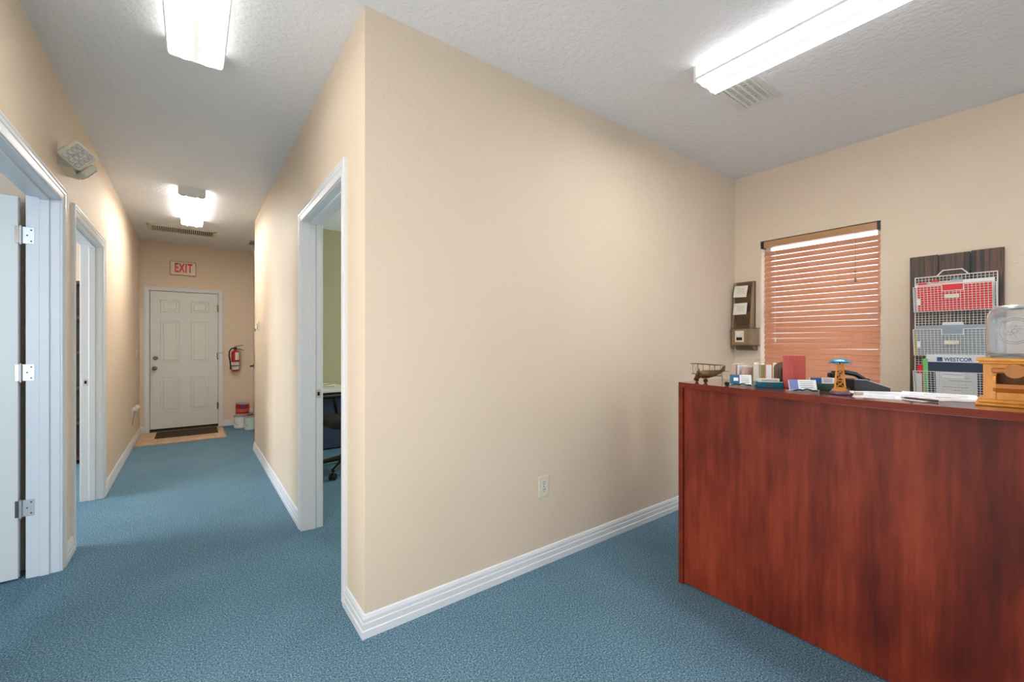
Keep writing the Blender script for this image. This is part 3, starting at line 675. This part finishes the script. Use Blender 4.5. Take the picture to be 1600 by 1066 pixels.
bm = bb(); tube(bm, [(xb-.002, Y0, .91), (xb-.002, Y0, 1.708), (xb-.002, Y1, 1.708), (xb-.002, Y1, .91), (xb-.002, Y0, .91)], .003, 8); obj('back_frame', bm, 'wire', wf, smooth=True)
bm = bb(); tube(bm, [(xb-.004, .420, 1.708), (xb-.004, .447, 1.742), (xb-.004, .533, 1.742), (xb-.004, .560, 1.708)], .0035, 8); obj('carry_loop', bm, 'wire', wf, smooth=True)
tiers = [(1.480, 1.640), (1.195, 1.363), (.930, 1.092)]
def xf_for(z0, z1): return lambda z: xb-.030-.030*(z-z0)/(z1-z0)
for i, (z0, z1) in enumerate(tiers):
    xf = xf_for(z0, z1); sk = (.435, .530, z1-.034)
    bm = bb(); grid(bm, Y0, Y1, z0, z1, xf, 22, 11, .0013, sk); bk_ = obj('basket_mesh', bm, 'wire', wf, stuff=True)
    bm = bb(); r = .0024
    tube(bm, [(xf(z0), Y0, z0), (xf(z1), Y0, z1), (xf(z1), sk[0], z1), (xf(sk[2]), sk[0], sk[2]), (xf(sk[2]), sk[1], sk[2]), (xf(z1), sk[1], z1), (xf(z1), Y1, z1), (xf(z0), Y1, z0), (xf(z0), Y0, z0)], r, 8)
    for y in (Y0, Y1):
        tube(bm, [(xb, y, z1), (xf(z1), y, z1)], r, 8); tube(bm, [(xb, y, z0), (xf(z0), y, z0)], r, 8)
        for q in range(1, 8): z = z0+(z1-z0)*q/8; box_line(bm, (xb, y, z), (xf(z), y, z), .0010)
        box_line(bm, (xb-.018, y, z0), (xb-.02, y, z1), .001)
    for q in range(27): y = Y0+(Y1-Y0)*q/26; box_line(bm, (xb, y, z0), (xf(z0), y, z0), .001)
    obj('basket_frame', bm, 'wire', wf)
    bm = bb(); zc = (z0+z1)/2+(.012, .0, -.055)[i]; x = xf(zc)-.0035; box(bm, x-.001, x+.001, .455, .520, zc-.013, zc+.013, .0005)
    obj('label_holder', bm, 'paper_cream', wf, label='cream paper label clipped on the basket')
def sheet(name, label, cat, y0, y1, z0, z1, x, mat, th=.002, lean=.02, group=None, tab=None):
    """thin folder/sheet standing in a basket, leaning"""
    t = thing(name, label, cat, (x, (y0+y1)/2, z0), world=False, group=group); t.rotation_euler = (0, -lean, 0)
    w2 = (y1-y0)/2
    bm = bb(); box(bm, -th/2, th/2, -w2, w2, 0, z1-z0, min(.0004, th*.3)); obj('cover', bm, mat, t)
    if tab:
        ta, tb, th_, tm = tab; yc = (y0+y1)/2
        bm = bb(); poly(bm, [(-th/2, ta-yc, z1-z0), (-th/2, ta+.006-yc, z1-z0+th_), (-th/2, tb-.006-yc, z1-z0+th_), (-th/2, tb-yc, z1-z0)], (th, 0, 0)); obj('tab', bm, tm, t)
    return t
ln = .16
g1 = 'files in the top wire basket'
sheet('file_folder', 'bright red file folder filling the top wire basket', 'folder', .316, .645, 1.484, 1.648, xb-.026, 'red', .002, ln)
sheet('file_folder', 'white folder with red tabs rising behind the red folder', 'folder', .330, .655, 1.484, 1.655, xb-.020, 'paper', .003, .12, tab=(.60, .645, .014, 'red'))
sheet('file_folder', 'pink folder with a rounded red tab at the top basket left', 'folder', .44, .657, 1.484, 1.668, xb-.014, 'pink', .003, .08, tab=(.545, .585, .012, 'red'))
sheet('file_folder', 'blue-edged folder showing at the left edge of the top basket', 'folder', .40, .660, 1.484, 1.640, xb-.008, 'blue', .003, .06)
sheet('file_folder', 'pale folder with a turquoise tab at the middle of the top basket', 'folder', .310, .600, 1.484, 1.672, xb-.004, 'paper', .003, .02, tab=(.44, .495, .010, 'bluetin'))
sheet('file_folder', 'grey file folder filling the middle wire basket', 'folder', .316, .650, 1.199, 1.392, xb-.026, 'grey', .002, ln, tab=(.432, .530, .018, 'paper'))
sheet('file_folder', 'yellow folder edge at the left of the middle basket', 'folder', .50, .660, 1.199, 1.355, xb-.016, 'yellow', .003, .10)
t = sheet('booklet', 'white booklet with blue WESTCOR lettering standing in the lowest basket', 'booklet', .345, .605, .936, 1.205, xb-.012, 'paper', .003, .10)
mt_ = Matrix(((0, 0, -1, -.0022), (-1, 0, 0, -.014), (0, 1, 0, .236), (0, 0, 0, 1)))
bm = text_bm('WESTCOR', .032, .0003, mt_, bold=.0007, width=.123); obj('lettering', bm, 'blue', t, label='blue lettering reading WESTCOR')
bm = bb(); box(bm, -.0026, -.0015, .055, .080, .224, .250); lg = obj('emblem', bm, 'blue', t, label='small blue square emblem')
bm = bb()
for k in range(3): box(bm, -.0030, -.0025, .058+.003*k, .077, .228+.006*k, .2295+.006*k)
obj('emblem_stripes', bm, 'bluetin', lg, loc=(0, 0, 0))
sheet('file_folder', 'navy folder in front of the white booklet in the lowest basket', 'folder', .338, .600, .936, 1.155, xb-.020, 'navy', .003, .11)
t = sheet('form_sheet', 'white printed form behind the lowest basket mesh', 'paper', .378, .560, .952, 1.095, xb-.027, 'paper', .001, .15)
bm = bb()
for k, (a, b_) in enumerate(((-.08, .075), (-.06, .07), (-.075, .03), (-.08, .075), (-.05, .06), (-.02, .02))): box(bm, -.0012, -.0006, a, b_, .125-k*.02, .127-k*.02)
obj('print', bm, 'ink', t, stuff=True)
sheet('file_folder', 'light green folder edge at the left of the lowest basket', 'folder', .596, .620, .936, 1.175, xb-.022, 'green', .004, .10)
sheet('file_folder', 'red folder edge with rounded top at the left of the lowest basket', 'folder', .622, .648, .936, 1.125, xb-.020, 'red', .006, .08, tab=(.624, .646, .012, 'red'))
sheet('file_folder', 'pale grey folder at the far left of the lowest basket', 'folder', .626, .654, .936, 1.075, xb-.025, 'paper', .003, .10)
for z0 in (1.545, 1.265):
    t = thing('side_label', 'white tab label at the left side of the %s basket' % ('top' if z0 > 1.4 else 'middle'), 'label', (xb-.045, .640, z0), world=False)
    bm = bb(); box(bm, -.002, 0, -.008, .008, -.02, .02, .001); obj('card', bm, 'paper', t)
    t.location.x = xf_for(*tiers[0 if z0 > 1.4 else 1])(z0)-.0015

# ------------------------------------------------------------ reception counter
DY0, DY1, DX = -.545, 1.287, 2.073
ct = thing('reception_counter', 'cherry laminate reception counter with a bowed overhanging top', 'reception desk', (2.4, .37, 0))
bm = bb(); box(bm, DX+.012, DX+.030, DY0+.025, DY1-.026, .008, 1.040); obj('front_panel', bm, 'cherry', ct)
for y in (DY0, DY1-.025):
    bm = bb(); box(bm, DX, 2.84, y, y+.025, 0, .74, .001); box(bm, DX, DX+.36, y, y+.025, .738, 1.040, .001); obj('end_panel', bm, 'cherry_edge', ct)
bm = bb(); pts = []
K = 40
for k in range(K+1):
    t_ = k/K; y = DY1-(DY1-DY0)*t_; pts.append((DX+.002-.112*math.sin(PI*t_)**.9, y, 1.040))
pts += [(2.452, DY0, 1.040), (2.452, DY1, 1.040)]
poly(bm, pts, (0, 0, .027))
es_ = [e_ for e_ in bm.edges if abs(e_.verts[0].co.z-e_.verts[1].co.z) < 1e-6]
bmesh.ops.bevel(bm, geom=es_, offset=.0018, segments=2, affect='EDGES')
obj('counter_top', bm, 'cherry_top', ct)
bm = bb(); fr = [Vector(p) for p in pts[:K+1]]; A = [bm.verts.new(p+Vector((-.0006, 0, .0004))) for p in fr]; B = [bm.verts.new(p+Vector((-.0006, 0, .0262))) for p in fr]
A2 = [bm.verts.new(p+Vector((.002, 0, .0004))) for p in fr]; B2 = [bm.verts.new(p+Vector((.002, 0, .0262))) for p in fr]
for k in range(K):
    for a, b_ in ((A, B), (B, B2), (B2, A2), (A2, A)): bm.faces.new((a[k], a[k+1], b_[k+1], b_[k]))
obj('edge_band', bm, 'cherry_edge', ct)
bm = bb(); box(bm, DX+.030, 2.84, DY0+.026, DY1-.026, .712, .740, .002); obj('work_surface', bm, 'cherry_top', ct)
bm = bb(); box(bm, 2.43, 2.445, DY0+.026, DY1-.026, .738, 1.040); obj('riser_panel', bm, 'cherry', ct)
for z in (.985, .06):
    bm = bb(); cyl(bm, (DX-.0006, DY1-.012, z), (DX+.001, DY1-.012, z), .003, seg=10); obj('screw_cap', bm, 'cherry_edge', ct)
T = 1.067

# ------------------------------------------------------------ things on the counter
# biplane
bp = thing('biplane_model', 'antique brass wire biplane model at the left end of the counter', 'model plane', (2.20, 1.18, T), R(-24), world=False)
bm = bb(); prof = [(.002, -.075), (.016, -.068), (.021, -.045), (.022, -.02), (.018, .02), (.010, .06), (.004, .085)]
mtp = Matrix.Translation((0, 0, .042)) @ Matrix.Rotation(R(90), 4, 'Y') @ Matrix.Rotation(R(0), 4, 'Z')
lathe(bm, prof, 16, mtp)
for v_ in bm.verts: v_.co.z += .018*max(0, v_.co.x/.085)
obj('fuselage', bm, 'brass', bp, smooth=True)
def wing(z, half, w0):
    bm = bb(); fr = [(-.045, -half), (-.005, -half), (-.005, half), (-.045, half)]
    tube(bm, [(x, y, z) for x, y in fr+[fr[0]]], .0014, 6)
    for k in range(9): y = -half+2*half*k/8; cyl(bm, (-.045, y, z), (-.005, y, z), .0007, seg=4)
    return obj('wing', bm, 'brass', bp)
wing(.095, .105, 0); wing(.040, .095, 0)
bm = bb()
for y in (-.085, -.045, .045, .085):
    for x in (-.042, -.008): cyl(bm, (x, y, .040), (x, y*1.05, .095), .0011, seg=5)
for y in (-.085, .045): cyl(bm, (-.04, y, .04), (-.04, y+.04, .095), .0008, seg=4); cyl(bm, (-.04, y+.04, .04), (-.04, y, .095), .0008, seg=4)
obj('struts', bm, 'brass', bp)
bm = bb(); box(bm, -.002, .002, -.005, .005, -.038, .038, .0015, Matrix.Translation((-.082, 0, .042)) @ Matrix.Rotation(R(35), 4, 'X')); ball(bm, (-.082, 0, .042), .007, 10); obj('propeller', bm, 'brass', bp, smooth=True)
bm = bb()
for k in range(7): a = 2*PI*k/7; ball(bm, (-.07, .016*math.cos(a), .042+.016*math.sin(a)), .006, 8)
obj('radial_engine', bm, 'brass', bp, smooth=True)
bm = bb(); poly(bm, [(.06, 0, .058), (.09, 0, .060), (.094, 0, .088), (.078, 0, .084)], (0, .0015, 0)); poly(bm, [(.06, -.035, .058), (.088, -.035, .058), (.088, .035, .058), (.06, .035, .058)], (0, 0, .0015)); obj('tail', bm, 'brass', bp)
for s_ in (-1, 1):
    bm = bb(); cyl(bm, (-.055, s_*.032, .0115), (-.055, s_*.038, .0115), .0115, seg=16); wh = obj('wheel', bm, 'brass', bp, smooth=True)
    bm = bb(); cyl(bm, (-.055, s_*.034, .0115), (-.035, s_*.012, .030), .0013, seg=6); cyl(bm, (-.055, s_*.034, .0115), (-.065, s_*.012, .030), .0013, seg=6); obj('gear_strut', bm, 'brass', wh, loc=(0, 0, 0))
bm = bb(); cyl(bm, (.075, 0, .001), (.07, 0, .052), .0015, seg=6); obj('tail_skid', bm, 'brass', bp)

def cards(parent, w_, h_, col, frac, x=0, z=0, lean=.25, th=.012):
    """stack of business cards, front facing -X"""
    bm = bb(); box(bm, 0, th, -w_/2, w_/2, 0, h_, .0003, Matrix.Translation((x, 0, z)) @ Matrix.Rotation(lean, 4, 'Y')); st = obj('cards', bm, 'paper', parent)
    bm = bb(); box(bm, -.0008, 0, w_/2-w_*frac, w_/2, h_*.05, h_, 0, Matrix.Translation((x, 0, z)) @ Matrix.Rotation(lean, 4, 'Y')); obj('card_colour', bm, col, st, loc=(0, 0, 0))
    bm = bb()
    for k in range(4): box(bm, -.0008, 0, -w_*.38, w_/2-w_*frac-.006-.004*(k % 2), h_*(.8-.17*k), h_*(.8-.17*k)+.0016, 0, Matrix.Translation((x, 0, z)) @ Matrix.Rotation(lean, 4, 'Y'))
    obj('print', bm, 'ink', st, loc=(0, 0, 0), stuff=True)
    return st
def holder_shell(t, w_):
    bm = bb(); poly(bm, [(-.032, -w_/2, 0), (-.034, -w_/2, .010), (-.030, -w_/2, .012), (-.026, -w_/2, .004), (.03, -w_/2, .004), (.03, -w_/2, 0)], (0, w_, 0)); obj('tray', bm, 'steel', t)
    bm = bb(); pts = []
    for k in range(17): a = k/16; pts.append((-.036-.004*math.sin(a*PI*3), -w_*.42+w_*.84*a, .008+.007*math.sin(a*PI)*abs(math.cos(a*PI*2.5))))
    tube(bm, pts, .0032, 6); obj('scroll_ornament', bm, 'glassgreen' , t, smooth=True)
h1 = thing('card_holder', 'metal card holder with teal and white business cards beside the biplane', 'card holder', (2.115, .985, T), R(30), world=False)
holder_shell(h1, .10); cards(h1, .092, .050, 'teal', .45, -.018, .006)
bm = bb(); box(bm, -.0015, 0, .010, .030, .020, .036, 0, Matrix.Translation((-.0195, 0, .006)) @ Matrix.Rotation(.25, 4, 'Y')); obj('logo_patch', bm, 'paper', h1)
bm = bb(); cyl(bm, (-.03, .058, .01), (.0, .060, .01), .010, seg=12); obj('round_foot', bm, 'darkmetal', h1, smooth=True)
h2 = thing('card_box', 'teal resin card box with cream cards standing in it', 'card holder', (2.125, .865, T), R(38), world=False)
bm = bb()
for a in ((-.022, -.017, -.055, .055), (.017, .022, -.055, .055), (-.022, .022, -.055, -.050), (-.022, .022, .050, .055)): box(bm, *a, 0, .030, .001)
box(bm, -.022, .022, -.055, .055, 0, .004); obj('box', bm, 'glassteal', h2)
bm = bb(); cyl(bm, (-.0225, .0, .015), (-.0235, 0, .015), .009, seg=16); box(bm, -.0228, -.0220, -.046, .046, .004, .006); obj('etched_emblem', bm, 'navy', h2)
bm = bb(); box(bm, -.012, .010, -.044, .044, .004, .044, .0005, Matrix.Rotation(.12, 4, 'Y')); cds = obj('cards', bm, 'paper_cream', h2)
bm = bb()
for k in range(2): box(bm, -.0128, -.012, -.035, .03, .036-k*.005, .038-k*.005, 0, Matrix.Rotation(.12, 4, 'Y'))
obj('print', bm, 'brownwood', cds, loc=(0, 0, 0), stuff=True)
h3 = thing('card_holder', 'metal card holder with pale blue and white cards before the red book rack', 'card holder', (2.075, .712, T), R(38), world=False)
holder_shell(h3, .105)
M['periw'] = P('periwinkle_card', (120, 134, 196), .5)
cards(h3, .100, .048, 'periw', .32, -.020, .006, .35)
h4 = thing('card_box', 'green glass card box with blue and white cards behind the derrick figure', 'card holder', (2.225, .685, T), R(40), world=False)
bm = bb(); box(bm, -.022, .022, -.052, .052, 0, .030, .002)
obj('box', bm, 'glassgreen', h4)
cards(h4, .096, .026, 'blue', .45, -.006, .028, .08)

# derrick figure
dk = thing('derrick_figure', 'yellow lattice derrick figurine with blue vane top on a purple stone base', 'figurine', (2.090, .583, T), R(20), world=False)
bm = bb(); lathe(bm, [(.030, 0), (.034, .003), (.033, .012), (.028, .016)], 20); obj('stone_base', bm, 'purple', dk, smooth=True)
bm = bb(); lathe(bm, [(.028, .0155), (.026, .020), (.020, .026), (.018, .028)], 12); obj('mound', bm, 'orange', dk, smooth=True)
bm = bb()
def lg4(z): s_ = .0165-.0075*(z-.026)/(.095); return [Vector((sx*s_, sy*s_, z)) for sx, sy in ((-1, -1), (1, -1), (1, 1), (-1, 1))]
a_, b_ = lg4(.026), lg4(.118)
for p, q in zip(a_, b_): cyl(bm, p, q, .0024, seg=6)
lv = [.026, .055, .080, .101, .118]
for z0, z1 in zip(lv, lv[1:]):
    p, q = lg4(z0), lg4(z1)
    for k in range(4):
        cyl(bm, p[k], q[(k+1) % 4], .0012, seg=5); cyl(bm, p[(k+1) % 4], q[k], .0012, seg=5); cyl(bm, q[k], q[(k+1) % 4], .0013, seg=5)
obj('lattice_tower', bm, 'orange', dk)
bm = bb(); box(bm, -.013, .013, -.013, .013, .118, .122, .001); obj('platform', bm, 'orange', dk)
bm = bb(); cyl(bm, (0, 0, .122), (0, 0, .134), .0018, seg=6); obj('spindle', bm, 'darkmetal', dk)
bm = bb()
lathe(bm, [(.004, .133), (.026, .131), (.030, .133), (.024, .140), (.008, .146), (.002, .147)], 14, Matrix.Scale(1.18, 4, Vector((0, 1, 0))))
for k in range(7): a = 2*PI*k/7; box(bm, .024, .040, -.009, .009, -.0015, .0015, .0008, Matrix.Translation((0, 0, .134)) @ Matrix.Rotation(a, 4, 'Z') @ Matrix.Rotation(R(12), 4, 'Y'))
obj('vane_top', bm, 'bluetin', dk, smooth=True)

# red wooden rack
rk = thing('book_rack', 'cherry wooden rack with tall red end panel and dark arched back panel on the counter', 'book rack', (2.225, .805, T), R(22), world=False)
bm = bb(); box(bm, -.030, -.016, -.052, .036, .0, .150, .0035, None, 2); obj('end_panel', bm, 'cherry_small', rk, label='tall reddish end panel')
bm = bb(); pts = [(.075, -.03, .006), (.075, .070, .006)]
for k in range(9): a = PI*k/8; pts.append((.075, .020+.050*math.cos(a)*1.0 if 0 < k < 8 else (.070 if k == 0 else -.03), .088+.030*math.sin(a)))
poly(bm, pts, (.014, 0, 0)); obj('back_panel', bm, 'brownwood_dark', rk, label='dark arched back panel')
bm = bb(); box(bm, -.028, .090, -.040, .072, 0, .012, .002); obj('base', bm, 'cherry_edge', rk)
bm = bb(); box(bm, -.014, .074, .040, .052, .012, .085, .002); obj('side_rail', bm, 'labeldark', rk)

def doc(x, y, w_, h_, mat, label, rot=22, z=.740, th=.012, lean=0, group=None):
    t = thing('standing_booklet', label, 'booklet', (x, y, z), R(rot), world=False, group=group)
    t.rotation_euler = (R(lean), 0, R(rot))
    bm = bb(); box(bm, 0, w_, -th/2, th/2, 0, h_, .001); obj('cover', bm, mat, t)
    bm = bb(); box(bm, .002, w_-.002, -th/2+.0015, th/2-.0015, h_-.0005, h_+.002); obj('pages', bm, 'paper_cream', t)
spec = [('paper_cream', 'cream booklet, leftmost of those standing behind the teal card box'), ('olive', 'dark olive booklet, second from left behind the teal card box'),
        ('paper', 'white booklet, third from left behind the teal card box'), ('ivory', 'ivory booklet, fourth from left behind the teal card box'), ('yellow', 'yellow-green booklet beside the dark arched rack panel'), ('olive', 'olive booklet tucked against the dark arched rack panel')]
ang = R(22)
for k, (mt_, lab) in enumerate(spec):
    off = .080-.031*k
    doc(2.66-math.sin(ang)*off, 1.06+math.cos(ang)*off, .15, .415-.006*(k % 3), mt_, lab, 22, .740, .020 if k % 2 else .027, 0)
for k, (mt_, lab) in enumerate((('pink', 'pale pink booklet standing behind the biplane, left one'), ('paper', 'white booklet standing between two pale pink ones behind the biplane'), ('pink', 'thin pink booklet standing behind the biplane, right one'))):
    doc(2.575+.003*k, 1.238-.024*k, .12, .41-.008*k, mt_, lab, 0, .740, (.026, .012, .014)[k], 0)

# telephone
ph = thing('desk_phone', 'black desk telephone with handset behind the derrick figure', 'telephone', (2.37, .592, T), R(140), world=False); ph.scale = (.84, .84, .84)
bm = bb(); poly(bm, [(-.10, -.075, .0), (.075, -.075, .0), (.075, -.075, .058), (.02, -.075, .056), (-.10, -.075, .016)], (0, .15, 0)); obj('base', bm, 'black', ph)
bm = bb()
for i in range(4):
    for j in range(3): x = -.078+.020*i; z = .0245+.0066*i; box(bm, x-.006, x+.006, -.02+.020*j, -.008+.020*j, z-.004, z+.003, .001)
obj('keypad', bm, 'keys', ph, stuff=True)
bm = bb(); box(bm, .024, .066, -.015, .06, .054, .060, .002); obj('display', bm, 'navy', ph)
bm = bb(); tube(bm, [(-.10, .0755, .018), (.02, .0755, .058), (.075, .0755, .060)], .0016, 6); obj('silver_edge', bm, 'steel', ph, label='silver trim line')
bm = bb(); pts = [(-.060, -.050, .052), (-.02, -.052, .078), (.04, -.052, .090), (.10, -.050, .084)]
tube(bm, pts, .0125, 10); box(bm, -.082, -.042, -.074, -.026, .030, .058, .010, None, 2); box(bm, .070, .118, -.074, -.026, .058, .088, .010, None, 2); obj('handset', bm, 'black', ph, smooth=True)
bm = bb(); pts = [(.09+.008*math.cos(k*1.1), -.07+.006*k, .010+.008*math.sin(k*1.1)) for k in range(24)]
tube(bm, pts, .0028, 5); obj('coiled_cord', bm, 'black', ph)

def sheet_flat(x, y, a, b_, rot, label, z=T, n=6, mat='paper'):
    t = thing('paper_sheet', label, 'paper', (x, y, z), R(rot), world=False)
    bm = bb(); box(bm, -a/2, a/2, -b_/2, b_/2, 0, .0009); obj('sheet', bm, mat, t)
    bm = bb()
    for k in range(n): xx = -a*.38+a*.7*k/n; box(bm, xx, xx+.004, -b_*.38, b_*(.38-.2*(k % 2)), .0009, .00098)
    obj('print', bm, 'ink', t, stuff=True)
sheet_flat(2.255, .47, .20, .24, 34, 'white letter sheet flat on the counter right of the black telephone', z=T)
sheet_flat(2.12, .475, .16, .14, 12, 'small white sheet on the counter by the derrick figure base', z=T+.0001)
sheet_flat(2.36, .34, .17, .215, 8, 'white stapled sheets near the back edge of the counter', z=T+.001)
sheet_flat(2.15, .335, .10, .17, 60, 'white slip of paper near the counter front edge', z=T+.0003)
sheet_flat(2.215, .262, .11, .16, 24, 'white printed sheet lying beside the wooden candy dispenser', z=T+.001)
er = thing('eraser', 'small mauve eraser beside the derrick figure base', 'eraser', (2.12, .530, T+.002), R(30), world=False)
bm = bb(); box(bm, -.008, .008, -.014, .014, 0, .011, .003, None, 2); obj('body', bm, 'pink', er, smooth=True)
pn = thing('pen', 'dark slim pen lying across papers near the counter edge', 'pen', (2.09, .345, T+.005), R(70), world=False)
bm = bb(); cyl(bm, (-.05, 0, 0), (.045, 0, 0), .0038, seg=10); cyl(bm, (.045, 0, 0), (.056, 0, 0), .0036, .0008, 10); obj('barrel', bm, 'labeldark', pn, smooth=True)
bm = bb(); box(bm, -.052, -.015, -.001, .001, .0036, .0056); obj('clip', bm, 'steel', pn)

# candy dispenser
cd = thing('candy_dispenser', 'honey pine candy dispenser with turned lever and clear glass jar', 'dispenser', (2.175, .132, T), R(4), world=False)
hw_ = .072
def slab(x, y, z0, z1, bev=.003):
    bm = bb(); box(bm, -x, x, -y, y, z0, z1, bev, None, 2); return bm
obj('base_foot', slab(.086, .086, 0, .010, .004), 'pine', cd, smooth=True)
obj('base_moulding', slab(.080, .080, .010, .022, .005), 'pine', cd, smooth=True)
bm = bb()
box(bm, -.066, -.054, .038, .068, .020, .140); box(bm, -.066, -.054, -.068, -.038, .020, .140); box(bm, -.066, -.054, -.040, .040, .020, .052); box(bm, -.066, -.054, -.040, .040, .118, .140)
box(bm, -.056, .066, .058, .068, .020, .140); box(bm, -.056, .066, -.068, -.058, .020, .140); box(bm, .054, .066, -.06, .06, .020, .140); box(bm, -.056, .056, -.060, .060, .020, .060)
obj('body', bm, 'pine', cd)
obj('top_moulding', slab(.078, .078, .138, .148, .004), 'pine', cd, smooth=True)
obj('top_plate', slab(.084, .084, .147, .157, .003), 'pine', cd, smooth=True)
bm = bb(); box(bm, -.072, -.050, -.050, .050, .108, .126, .004); lv_ = obj('lever_bar', bm, 'pine_dark', cd)
bm = bb(); cyl(bm, (-.092, 0, .117), (-.062, 0, .117), .0225, seg=28); obj('lever_knob', bm, 'pine_dark', lv_, loc=(0, 0, 0), smooth=True)
bm = bb(); poly(bm, [(-.066, -.040, .045), (-.104, -.040, .062), (-.104, -.040, .075), (-.066, -.040, .067)], (0, .08, 0)); tr = obj('candy_tray', bm, 'pine_dark', cd)
for y in (-.046, .040):
    bm = bb(); poly(bm, [(-.066, y, .048), (-.104, y, .062), (-.106, y, .086), (-.096, y, .100), (-.066, y, .102)], (0, .006, 0)); obj('tray_side', bm, 'pine', tr, loc=(0, 0, 0))
# jar: squarish with rounded shoulders, thick wall
def sq_ring(bm, r, z, k=24, p=4.0):
    o_ = []
    for i in range(k):
        a = 2*PI*(i+.5)/k; c, s_ = math.cos(a), math.sin(a); q = (abs(c)**p+abs(s_)**p)**(-1/p); o_.append(bm.verts.new((r*q*c, r*q*s_, z)))
    return o_
bm = bb(); K = 32
outer = [(.046, .158), (.054, .160), (.060, .170), (.062, .19), (.062, .285), (.060, .302), (.052, .318), (.040, .322)]
inner = [(.036, .318), (.050, .314), (.0565, .300), (.058, .285), (.058, .19), (.056, .174), (.044, .166)]
rg = [sq_ring(bm, r, z, K) for r, z in outer+inner]
for a, b_ in zip(rg, rg[1:]):
    for k in range(K): bm.faces.new((a[k], a[(k+1) % K], b_[(k+1) % K], b_[k]))
bm.faces.new(list(reversed(rg[0]))); bm.faces.new(rg[-1])
jar = obj('glass_jar', bm, 'glass', cd, smooth=True)
bm = bb(); x = -.0625
for r_ in (.040, .034):
    pts = [(x, r_*math.cos(a), .245+r_*1.05*math.sin(a)) for a in [2*PI*k/24 for k in range(25)]]; tube(bm, pts, .0014, 5)
for k in range(9):
    a = 2*PI*k/9; ball(bm, (x, .018*math.cos(a), .245+.018*math.sin(a)), .006, 8, (.3, 1, .6))
    tube(bm, [(x, .008*math.cos(a), .245+.008*math.sin(a)), (x-.001, .016*math.cos(a+.5), .245+.016*math.sin(a+.5))], .0012, 5)
ball(bm, (x, 0, .245), .007, 8, (.4, 1, 1))
obj('embossed_wreath', bm, 'glass', jar, loc=(0, 0, 0), smooth=True)
bm = bb(); lathe(bm, [(.052, .1565), (.056, .158), (.052, .164)], 24); obj('seating_ring', bm, 'steel', jar, loc=(0, 0, 0), smooth=True)
bm = bb(); lathe(bm, [(.043, .319), (.044, .321), (.044, .328), (.042, .330)], 28); obj('jar_lid', bm, 'steel', jar, loc=(0, 0, 0), smooth=True)

GR = {'paint_can': 'paint cans stacked beside the exit door', 'file_folder': 'file folders in the wire baskets', 'standing_booklet': 'booklets standing behind the counter top',
      'paper_sheet': 'loose papers on the counter', 'card_holder': 'business card holders on the counter', 'card_box': 'business card boxes on the counter',
      'ceiling_light': 'fluorescent ceiling lights', 'note_pad': 'note pads in the mail rack', 'side_label': 'side labels on the wire baskets', 'air_register': 'ceiling air registers'}
for o in bpy.data.objects:
    if o.parent is None and o.name.split('.')[0] in GR: o['group'] = GR[o.name.split('.')[0]]
for o in bpy.data.objects:
    if '_w' in o: del o['_w']
